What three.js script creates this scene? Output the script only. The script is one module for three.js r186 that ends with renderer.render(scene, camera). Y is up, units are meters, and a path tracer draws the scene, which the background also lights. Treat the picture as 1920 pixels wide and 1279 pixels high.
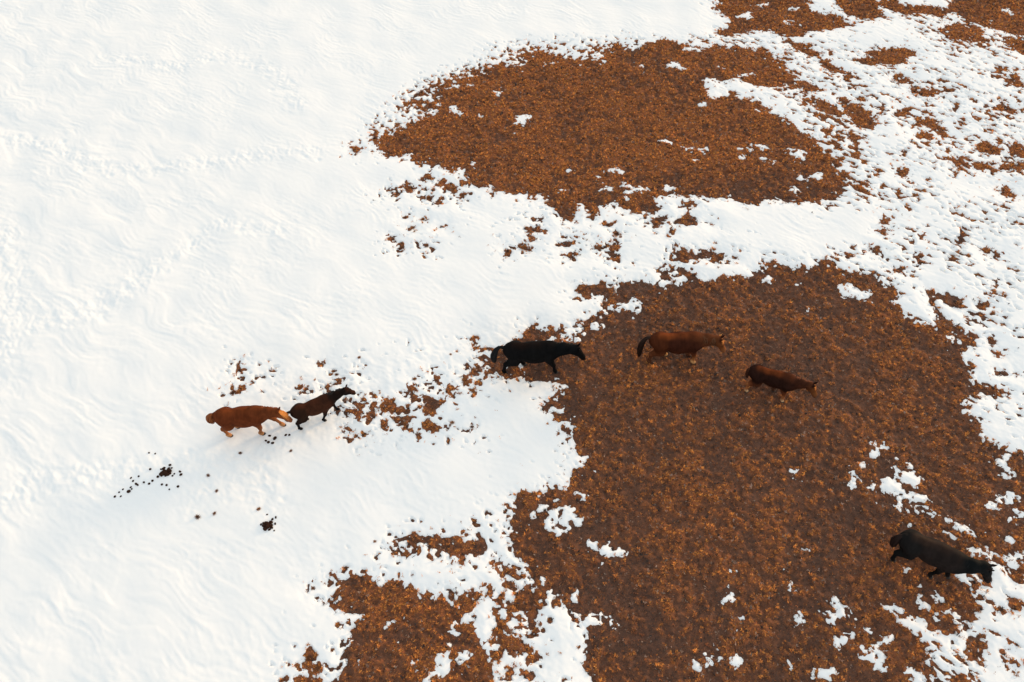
import * as THREE from 'three';
import { mergeGeometries } from 'three/addons/utils/BufferGeometryUtils.js';

// ---------------------------------------------------------------- camera, sky, sun, exposure
const scene = new THREE.Scene();
const camera = new THREE.PerspectiveCamera(45.64, 1024 / 682, 0.1, 2000);
camera.position.set(0, 19.76, 13.84);
camera.lookAt(0, 0, 0);

const sunDir = new THREE.Vector3(0.80, 0.150, -0.56).normalize();       // low winter sun, right and a little beyond the herd
{ // thin high haze: an even pale sky, whiter low down, a broad warm glow round the sun
  const W = 256, Hh = 128, data = new Float32Array(W * Hh * 4), d = new THREE.Vector3();
  for (let j = 0; j < Hh; j++) for (let i = 0; i < W; i++) {
    const el = ((j + 0.5) / Hh - 0.5) * Math.PI, az = ((i + 0.5) / W - 0.5) * Math.PI * 2;
    d.set(Math.cos(el) * Math.cos(az), Math.sin(el), Math.cos(el) * Math.sin(az));
    const low = Math.pow(1 - Math.max(0, Math.sin(el)), 3), cs = Math.max(0, d.dot(sunDir));
    const glow = Math.exp((cs - 1) * 7) * 0.45, k = (j * W + i) * 4;
    data[k] = 0.835 + 0.11 * low + glow * 1.0;
    data[k + 1] = 0.89 + 0.06 * low + glow * 0.72;
    data[k + 2] = 0.91 + 0.02 * low + glow * 0.45;
    data[k + 3] = 1;
  }
  const sky = new THREE.DataTexture(data, W, Hh, THREE.RGBAFormat, THREE.FloatType);
  sky.mapping = THREE.EquirectangularReflectionMapping; sky.magFilter = THREE.LinearFilter; sky.minFilter = THREE.LinearFilter;
  sky.needsUpdate = true;
  scene.background = sky; scene.environment = sky;
}
const sun = new THREE.DirectionalLight(new THREE.Color().setRGB(1, 0.66, 0.36), 3.6);
sun.position.copy(sunDir).multiplyScalar(80); sun.target.position.set(0, 0, 0);
sun.castShadow = true; sun.shadow.radius = 30; sun.shadow.mapSize.set(4096, 4096);
Object.assign(sun.shadow.camera, { left: -34, right: 34, top: 34, bottom: -34, near: 1, far: 200 });
scene.add(sun, sun.target);

const renderer = new THREE.WebGLRenderer({ antialias: true });
renderer.setSize(1024, 682);
renderer.toneMapping = THREE.LinearToneMapping;
renderer.toneMappingExposure = 1.0;
renderer.shadowMap.enabled = true;

// ---------------------------------------------------------------- small tools
function rng(seed) { let a = seed >>> 0; return () => { a = (a + 0x6D2B79F5) | 0; let t = Math.imul(a ^ (a >>> 15), 1 | a); t = (t + Math.imul(t ^ (t >>> 7), 61 | t)) ^ t; return ((t ^ (t >>> 14)) >>> 0) / 4294967296; }; }
const GX = new Float32Array(256), GY = new Float32Array(256);
{ const r = rng(7); for (let i = 0; i < 256; i++) { const a = r() * Math.PI * 2; GX[i] = Math.cos(a); GY[i] = Math.sin(a); } }
function hash(x, y, s) { let h = Math.imul(x, 374761393) ^ Math.imul(y, 668265263) ^ Math.imul(s, 2147483647 - 61); h = Math.imul(h ^ (h >>> 13), 1274126177); return (h ^ (h >>> 16)) & 255; }
function noise(x, y, s = 0) {                                          // gradient noise, about -1 .. 1
  const xi = Math.floor(x), yi = Math.floor(y), fx = x - xi, fy = y - yi;
  const u = fx * fx * fx * (fx * (fx * 6 - 15) + 10), v = fy * fy * fy * (fy * (fy * 6 - 15) + 10);
  const a = hash(xi, yi, s), b = hash(xi + 1, yi, s), c = hash(xi, yi + 1, s), e = hash(xi + 1, yi + 1, s);
  const n00 = GX[a] * fx + GY[a] * fy, n10 = GX[b] * (fx - 1) + GY[b] * fy, n01 = GX[c] * fx + GY[c] * (fy - 1), n11 = GX[e] * (fx - 1) + GY[e] * (fy - 1);
  return 1.5 * (n00 + u * (n10 - n00) + v * (n01 - n00 + u * (n00 - n10 - n01 + n11)));
}
const fbm = (x, y, s, o = 3) => { let t = 0, a = 1, n = 0; for (let i = 0; i < o; i++) { t += a * noise(x, y, s + i * 17); n += a; a *= 0.5; x *= 2.03; y *= 2.03; } return t / n; };
const clamp = (v, a, b) => v < a ? a : v > b ? b : v;
const step = (a, b, v) => { const t = clamp((v - a) / (b - a), 0, 1); return t * t * (3 - 2 * t); };
const mix = (a, b, t) => a + (b - a) * t;

const ORD = ['', 'second', 'third', 'fourth', 'fifth', 'sixth', 'seventh', 'eighth', 'ninth', 'tenth', 'eleventh', 'twelfth', 'thirteenth', 'fourteenth', 'fifteenth', 'sixteenth', 'seventeenth', 'eighteenth', 'nineteenth', 'twentieth'];
const nth = (i) => i === 0 ? 'leftmost' : `${i < 20 ? ORD[i] : i < 29 ? 'twenty-' + (ORD[i - 20] || 'first').replace(/^$/, 'first') : i === 29 ? 'thirtieth' : 'thirty-' + (ORD[i - 30] || 'first')} from the left`;
function rank(list, place) {                                           // how far from the left each of [x, z, size, place] stands among its own kind
  camera.updateMatrixWorld(); const across = (e) => new THREE.Vector3(e[0], 0, e[1]).project(camera).x, own = list.filter((e) => e[3] === place).sort((a, b) => across(a) - across(b));
  return (e) => own.indexOf(e);
}
const counts = {};
const numbered = (n) => { counts[n] = (counts[n] ?? -1) + 1; return counts[n] ? `${n}_${String(counts[n]).padStart(3, '0')}` : n; };
function tag(o, label, category, group, kind) {
  o.userData.label = label; if (category) o.userData.category = category;
  if (group) o.userData.group = group; if (kind) o.userData.kind = kind;
  return o;
}
function shade(o) { o.traverse((m) => { if (m.isMesh) { m.castShadow = true; m.receiveShadow = true; } }); return o; }

// ---------------------------------------------------------------- the lie of the land, in metres (x to the right, z towards the viewer)
// outlines of the bare patches of pasture, and of the snow lying inside them: x, z, x, z ...
const BARE_POLYS = [
  [-4.71,-8.26,-4.69,-8.85,-4.63,-9.11,-4.36,-9.28,-4.08,-9.43,-3.67,-9.69,-3.33,-9.87,-3.15,-10.16,-3.33,-10.46,-3.46,-10.68,-3.2,-10.89,-2.87,-11.04,-3.06,-11.36,-2.9,-11.61,-2.65,-11.92,-2.19,-12.24,-1.8,-12.63,-1.18,-12.96,-.42,-13.13,.27,-13.16,.57,-13.47,.27,-13.81,.63,-13.91,1.12,-14.08,1.54,-13.81,2.1,-13.57,3,-13.57,3.64,-13.64,3.82,-14.18,4.2,-14.43,4.82,-14.18,5.4,-14.53,6,-14.71,6.47,-14.67,6.82,-14.39,7.73,-14.36,8.94,-14.32,9.83,-14.18,10.15,-13.98,10.4,-13.5,10.56,-12.8,10.94,-12.34,11.42,-11.99,11.89,-11.61,11.24,-11.61,10.59,-11.92,10.01,-11.86,9.51,-11.92,9.01,-12.18,8.64,-12.47,8.24,-12.24,8.06,-11.76,8,-11.23,8.33,-11.39,8.88,-11.08,9.41,-10.68,9.84,-10.07,10.27,-9.57,10.5,-9.2,10.75,-8.82,11.12,-8.15,11.37,-7.74,11.54,-7.26,11.6,-6.6,11.32,-6.34,11.11,-5.96,10.47,-5.79,9.61,-5.71,9.02,-5.76,8.62,-5.84,8.34,-5.66,7.78,-5.59,7.42,-5.91,6.53,-6.01,5.8,-6.01,5.27,-6.06,4.77,-6.04,4.92,-5.71,5.07,-5.39,4.64,-5.22,4.06,-5.29,3.8,-5.46,3.6,-5.66,3,-5.59,2.8,-5.22,2.71,-4.9,2.59,-4.92,2.55,-5.54,2.16,-5.71,2.2,-5.29,2.13,-4.9,1.65,-4.97,1.43,-5.29,1.26,-5.71,1.04,-6.14,.6,-6.09,0,-6.16,-.49,-6.39,-.67,-6.14,-.79,-6.47,-1.15,-6.39,-1.34,-6.47,-1.61,-6.99,-1.74,-7.53,-2.18,-7.34,-2.43,-7.45,-3,-7.58,-3.32,-7.61,-3.54,-8.07,-3.97,-8.07,-4.4,-8.02],
  [8.54,-17.06,8.93,-17.56,8.66,-18.35,13.68,-18.35,12.37,-17.56,12.44,-16.8,13.33,-16.53,13.62,-16.16,13.9,-15.79,13.05,-15.57,12.21,-15.42,11.49,-15.06,11.04,-14.96,10.58,-15.5,9.84,-15.5,9.08,-15.24,8.62,-15.06,8.29,-15.32,8.87,-15.68,9.1,-16.31,8.78,-16.53],
  [13.54,-18.15,15.45,-18.15,15.28,-17.33,15.32,-16.8,15.48,-16.31,14.95,-16.19,14.38,-16.31,13.9,-16.42,13.7,-17.18],
  [14.94,-17.29,15.69,-17.33,16.47,-17.18,17.4,-17.06,18.27,-16.99,18.41,-16.72,17.65,-16.42,17.24,-16.53,16.75,-16.72,16.35,-16.49,15.77,-16.8],
  [18.61,-17.56,18.82,-18.76,23.64,-18.76,22.3,-15.32,20.71,-15.1,20.25,-15.21,19.78,-15.53,19.32,-15.68,18.97,-15.94,18.54,-16.42,18.25,-16.91],
  [17.32,-15.32,17.76,-15.68,18.23,-15.94,19.14,-15.57,18.83,-14.85,19.24,-14.6,18.6,-14.6,17.98,-14.67,17.47,-14.89],
  [19.79,-14.96,20.12,-14.85,22.22,-15.1,21.69,-13.74,20.22,-13.77,20.03,-14.12],
  [5.29,-3.58,5.51,-3.58,6.02,-3.49,6.55,-3.61,6.85,-3.36,7.13,-3.25,6.52,-3.09,6.32,-3.2,5.8,-3.13,5.58,-3.02,5.24,-3.07,5.08,-3.27],
  [-.94,.64,-.9,.39,-.8,.28,-.58,.22,-.35,.24,-.13,.16,.05,-.01,.24,-.15,.43,-.26,.45,-.54,.58,-.66,.76,-.66,.8,-.46,1.2,-.44,1.56,-.46,1.66,-.62,1.93,-.64,2.14,-.56,2.21,-.72,2.43,-.92,2.61,-1.1,2.93,-1.02,2.78,-1.29,2.79,-1.49,2.91,-1.58,2.76,-1.79,2.36,-1.64,2.03,-1.75,1.99,-2,2.39,-2.17,2.89,-2.26,3.21,-1.96,3.39,-2.26,3.8,-2.32,4.14,-2.36,4.43,-2.23,4.64,-2.36,4.74,-2.78,5.05,-2.89,5.43,-2.93,5.74,-2.69,5.92,-2.39,6.37,-2.36,6.76,-2.43,7.22,-2.43,7.57,-2.54,7.57,-2.8,8.07,-2.76,8.08,-3.02,8.62,-2.98,9.04,-2.87,9.53,-2.8,9.67,-3.13,9.97,-3.25,10.41,-2.95,9.97,-2.95,10.32,-2.76,10.73,-2.58,11.13,-2.65,11.62,-2.58,11.55,-2.32,11.65,-2.04,11.95,-2.11,12.02,-1.75,11.71,-1.47,11.89,-1.12,12.19,-.86,12.28,-.6,12.79,-.46,12.96,-.86,12.84,-1.29,12.89,-1.89,13.07,-1.89,13.05,-1.33,13.33,-.66,13.8,-.13,13.78,.07,13.36,.26,13.24,.64,13.45,.94,13.37,1.2,13.56,1.56,14.03,1.65,14.22,1.84,13.63,1.91,13.16,1.84,12.83,2.37,13.08,2.66,12.99,2.95,13.01,3.33,13.24,3.49,13.62,3.65,14.02,3.75,14.84,3.88,13.58,7.12,12.67,7.09,12.34,7.25,11.91,7.07,11.73,7.33,11.33,7.44,11.28,7.69,11.29,7.98,11.09,8.13,10.75,8.33,10.51,8.51,9.98,8.36,9.84,8.18,9.24,8.13,9.42,8.32,9.76,8.69,9.81,8.93,9.67,9.11,9.83,9.3,9.93,9.57,9.75,10.15,1.81,10.15,1.84,9.57,1.81,9.44,1.7,9.15,1.67,8.83,1.74,8.46,1.62,8.17,1.38,7.92,1.21,7.7,.87,7.66,.67,7.75,.64,8.17,.54,8.51,.34,8.33,.3,8.05,-.13,7.88,-.06,7.75,.09,7.62,.17,7.44,.65,7.4,.43,7.13,.36,6.82,0,6.55,-.04,6.22,-.04,5.7,.04,5.26,-.04,5.04,.38,4.86,.74,4.89,.99,4.71,1.13,4.75,1.41,4.78,1.56,4.44,1.61,4.27,2,4.19,1.98,3.8,1.79,3.54,1.61,3.28,1.37,3.11,1.38,2.78,1.09,2.54,.85,2.32,.95,2.14,1.21,1.97,1.47,1.79,1.4,1.61,1.07,1.47,.61,1.43,.2,1.3,-.11,1.21,-.46,1.14,-.72,1.25,-.82,1.14,-.7,.96,-.87,.84],
  [12.92,-1.85,13.27,-1.91,13.71,-1.7,13.95,-1.27,13.72,-1.23,13.28,-1.39],
  [10.81,8.46,11.18,8.51,11.11,8.81,10.96,9.07,10.72,9.11,10.69,8.81],
  [-4.52,7.04,-4.21,7.17,-4,7.07,-3.74,7.07,-3.46,7.17,-3.27,7.37,-3.07,7.17,-2.89,7.27,-2.35,7.47,-1.86,7.62,-1.52,7.66,-1.29,7.88,-1.34,7.66,-1.11,7.6,-.87,7.62,-1.03,7.92,-1.15,8.17,-.89,8.21,-.85,8.58,-.66,8.83,-.54,8.99,-.62,9.27,-.46,9.47,-.54,10.15,-4.82,10.15,-4.96,9.57,-4.67,9.49,-4.29,9.55,-3.95,9.38,-3.89,9.11,-4.08,9.07,-4.01,8.87,-3.81,8.7,-3.9,8.42,-3.83,8.26,-3.54,8.17,-3.59,8.08,-3.98,8.05,-4.13,7.88,-4.23,7.75,-4.13,7.53,-4.2,7.31],
  [-3.09,6.17,-2.85,6.03,-2.59,5.93,-2.31,6.02,-2.08,6.03,-1.73,6.06,-1.4,6.07,-1.17,6.29,-.99,6.22,-.91,5.93,-.75,5.98,-.58,6.13,-.54,6.36,-.76,6.66,-.97,6.69,-1.07,6.55,-1.24,6.69,-1.38,6.45,-1.56,6.69,-1.72,6.5,-1.83,6.66,-2.05,6.63,-1.92,6.45,-2.12,6.31,-2.34,6.27,-2.32,6.5,-2.54,6.63,-2.95,6.52,-3.23,6.41,-2.87,6.34,-2.55,6.45,-2.53,6.27,-2.88,6.27]];
const SNOW_POLYS = [
  [7.34,-12.24,7.6,-12.37,7.89,-12.24,8.11,-11.92,8.11,-11.42,7.83,-11.17,7.52,-11.08,7.24,-11.23,7.41,-11.76],
  [10.17,-2.11,10.6,-2.32,10.7,-2.04,11.21,-1.83,10.83,-1.62,10.4,-1.68],
  [-1.75,8.95,-1.47,8.75,-1.37,9.07,-1.45,9.3,-1.68,9.54,-1.97,9.38,-1.8,9.23],
  [8.09,8.73,8.24,8.72,8.4,8.81,8.61,8.73,8.77,8.93,8.75,9.17,8.54,9.26,8.33,9.11,8.14,8.97],
  [11.46,6.44,11.79,6.36,12.07,6.38,12.05,6.66,12.2,6.91,12.31,7.25,12.09,7.23,11.91,7.07,11.83,6.82,11.77,6.62,11.52,6.55],
  [11.23,5.56,11.4,5.67,11.59,5.85,11.81,5.99,11.62,6.03,11.46,5.9,11.3,5.76],
  [-.87,.24,-.76,.34,-.6,.47,-.5,.6,-.63,.58,-.78,.47],
  [10.32,4.23,10.53,4.19,10.71,4.3,10.9,4.54,10.73,4.75,10.62,4.63,10.43,4.54,10.26,4.4],
  [9.9,4.46,10.05,4.43,10.21,4.6,10.3,4.86,10.07,4.89,9.8,4.74]];
// small lumps: centre x, z, then the two half axes
const BARE_BLOBS = [
  [-2.88,1.84,.29,0,.01,.14], [-3.19,2.35,.41,.04,0,.15], [-3.46,2.16,.21,0,.01,.1], [-2.21,2.14,.15,.13,-.14,.21], [-2.4,2.3,.24,0,.01,.14],
  [-3.02,2.66,.21,0,.02,.2], [-3.58,2.83,.13,0,.01,.15], [-3.93,2.44,.1,0,.03,.27], [-2.26,2.88,.19,.14,-.06,.11], [-4.62,2.52,.15,0,.02,.15],
  [-4.33,2.49,.12,0,.01,.1], [-2.23,1.3,.08,0,.01,.25], [-2.35,1.61,.12,0,.01,.14], [-1.86,1.63,.18,.1,-.04,.11], [-1.66,1.95,.09,0,.01,.12],
  [-1.64,2.11,.12,0,0,.09], [-1.38,1.38,.09,0,.01,.16], [-4.4,3.16,.2,.06,-.01,.08], [-4.07,3.11,.13,0,.01,.07], [-1.11,1.75,.09,0,0,.09],
  [-1.66,2.78,.09,0,0,.05], [-1.11,2.91,.04,0,0,.08], [-3.91,1.88,.09,0,.01,.05], [-2.81,1.34,.09,.02,0,.04], [-1.11,.13,.09,0,0,.12],
  [-4.25,2.16,.11,-.08,.05,.08], [-4.61,2.93,.12,0,.01,.05], [-1.24,.96,.09,0,0,.06], [-.99,.94,.08,0,0,.09], [-4.61,2.16,.06,0,.01,.07],
  [-1.08,1.18,.11,0,0,.07], [-1.27,1.43,.11,0,0,.07], [-3.52,2.35,.09,0,.01,.07], [-2.83,2.95,.12,0,.01,.08], [-4.9,2.38,.15,0,.02,.14],
  [-5.05,1.41,.12,0,.01,.09], [-5.31,1.65,.12,0,.01,.11], [-6.07,1.65,.09,0,.01,.07], [-5.13,1.2,.08,0,.01,.05], [-7.98,.83,.04,0,.01,.05],
  [-7.91,1.05,.06,0,.01,.03], [-7.81,1.3,.05,0,.01,.03], [-7.95,1.83,.06,-.02,.02,.04], [-7.74,1.7,.04,0,.01,.04], [-7.14,1.29,.04,0,.01,.05],
  [-5.53,.81,.05,0,0,.04], [-4.32,1.14,.05,0,0,.04], [.76,-4.49,.31,-.06,.01,.16], [.7,-4.09,.16,0,0,.09], [.35,-3.68,.22,0,0,.14],
  [-.14,-3.52,.12,0,0,.11], [1.82,-3.86,.29,0,-.01,.16], [2.01,-3.47,.21,-.1,.02,.11], [3.21,-3.38,.29,0,-.01,.2], [3.28,-3.75,.07,.12,-.13,.13],
  [2.71,-3.72,.09,0,-.01,.14], [.89,-4.92,.17,-.08,.04,.16], [3.44,-4.26,.21,0,-.01,.09], [3.17,-4.66,.11,0,0,.07], [4.93,-4.9,.39,0,-.02,.19],
  [5.52,-4.83,.18,0,-.02,.19], [5.9,-4.92,.21,0,-.04,.34], [5.87,-5.54,.22,0,-.02,.12], [6.54,-4.78,.16,0,-.01,.1], [5.16,-4.3,.1,0,-.01,.07],
  [-2.84,-5.96,.13,0,.01,.18], [-3.48,-6.42,.2,0,.01,.13], [-2.01,-6.37,.13,0,.01,.2], [-2.44,-6.65,.13,0,.01,.1], [-2.9,-6.89,.2,0,.01,.1],
  [-3.29,-4.56,.12,0,.01,.07], [-2.77,-3.75,.1,0,0,.06], [-3.59,-3.7,.07,0,.01,.11], [-4.94,-8.91,.1,0,.02,.23], [-5.61,-8.32,.15,0,.01,.08],
  [-3.43,-11.45,.14,0,.01,.09], [-3.88,-4.07,.09,0,.01,.07], [-3.55,-5.02,.07,0,0,.05], [-2.96,-4.95,.09,0,0,.05], [-2.34,-4.61,.07,0,0,.05],
  [-1.69,-6.6,.07,0,0,.1], [-4.09,-6.16,.09,0,.01,.1], [-1.69,-5.96,.07,0,0,.08], [-2.53,-5.76,.11,0,0,.08], [-.4,6.69,.13,0,0,.12],
  [-.13,6.91,.19,0,0,.16], [.17,7.09,.11,0,0,.07], [-.04,7.36,.13,0,0,.11], [-.35,7.83,.1,0,0,.25], [-.29,8.3,.19,0,0,.21],
  [-.21,8.54,.25,0,0,.12], [.09,8.21,.09,0,0,.16], [0,8.75,.56,.06,-.01,.13], [-.34,8.95,.17,0,0,.13], [.5,9.07,.17,0,0,.12],
  [.33,9.37,.32,0,0,.1], [-.04,9.3,.12,0,0,.08], [.49,9.5,.12,0,0,.09], [-.23,5.53,.11,0,0,.07], [-.26,7.56,.13,0,0,.07],
  [-.59,7.52,.1,0,0,.07], [-.79,7.36,.07,0,0,.05], [-4.49,7.29,.12,0,.01,.07], [-4.88,7.4,.08,0,.01,.08], [-4.58,7.7,.12,0,.01,.05],
  [-4.35,7.63,.12,-.03,.03,.08], [-4.76,9.09,.07,.04,-.05,.1], [-4.51,9.3,.1,0,.01,.07], [-4.29,7.8,.08,0,.01,.06], [14.95,-13.74,.91,.13,-.14,.44],
  [14.26,-13.5,.52,0,-.07,.27], [12.87,-10.19,.52,.53,-.23,.39], [12.57,-10.83,.26,.17,-.11,.23], [15.56,-11.51,.46,.07,-.06,.19], [15.42,-9.54,.36,.38,-.13,.21],
  [14.95,-9.05,.21,.06,-.08,.2], [17,-8.4,.38,0,-.08,.25], [18.04,-8.26,.3,0,-.15,.41], [16.58,-7.47,.37,0,-.05,.16], [19.29,-12.15,.29,.09,-.13,.28],
  [18.4,-10.55,.28,.08,-.08,.18], [16.94,-6.22,.24,0,-.07,.2], [14.98,-12.34,.29,0,-.04,.16], [17.68,-7.53,.37,0,-.08,.21], [14.44,-10.37,.18,0,-.07,.24],
  [15.76,-7.66,.24,.07,-.08,.19], [13.6,-7.13,.13,0,-.07,.26], [11.45,-14.43,.36,.32,-.12,.25], [11.84,-13.98,.35,.23,-.08,.19], [12.48,-13.06,.41,.27,-.11,.25],
  [12.95,-12.41,.21,0,-.04,.16], [11.64,-10.68,.65,.41,-.09,.2], [12.31,-8.91,.22,.14,-.07,.13], [11.9,-6.47,.26,0,-.04,.15], [12.39,-4.85,.14,0,-.03,.1],
  [15.68,-17.29,.61,.2,-.08,.23], [13.04,-3.22,.19,.11,-.08,.15], [15.6,-3.38,.21,0,-.05,.14], [15.32,-3.56,.14,0,-.04,.11], [15.21,-2.23,.1,0,-.04,.13],
  [12.21,-2.76,.2,0,-.04,.13], [11.71,-3.56,.14,0,-.03,.11], [10.63,-3.38,.15,0,-.02,.07], [12.27,-4.4,.16,0,-.03,.12], [13.42,-4.14,.07,0,-.03,.09],
  [11.05,7.82,.06,0,-.02,.06], [11.8,7.94,.17,.03,-.05,.09], [12.13,7.85,.1,0,-.04,.1], [11.99,6.82,.08,0,-.02,.05], [11.65,8.87,.12,.05,-.05,.07],
  [11.64,9.23,.1,.07,-.06,.06], [10.25,9.52,.21,.08,-.05,.07], [13.67,-1.6,.21,.26,-.1,.12], [14.06,-.78,.21,.2,-.08,.1], [14.28,.01,.15,.08,-.07,.11],
  [14.2,1.14,.17,.04,-.05,.11], [14.59,1.14,.15,0,-.03,.09], [14.31,.39,.12,.11,-.07,.08], [14.39,-1.29,.13,.07,-.06,.1]];
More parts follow.
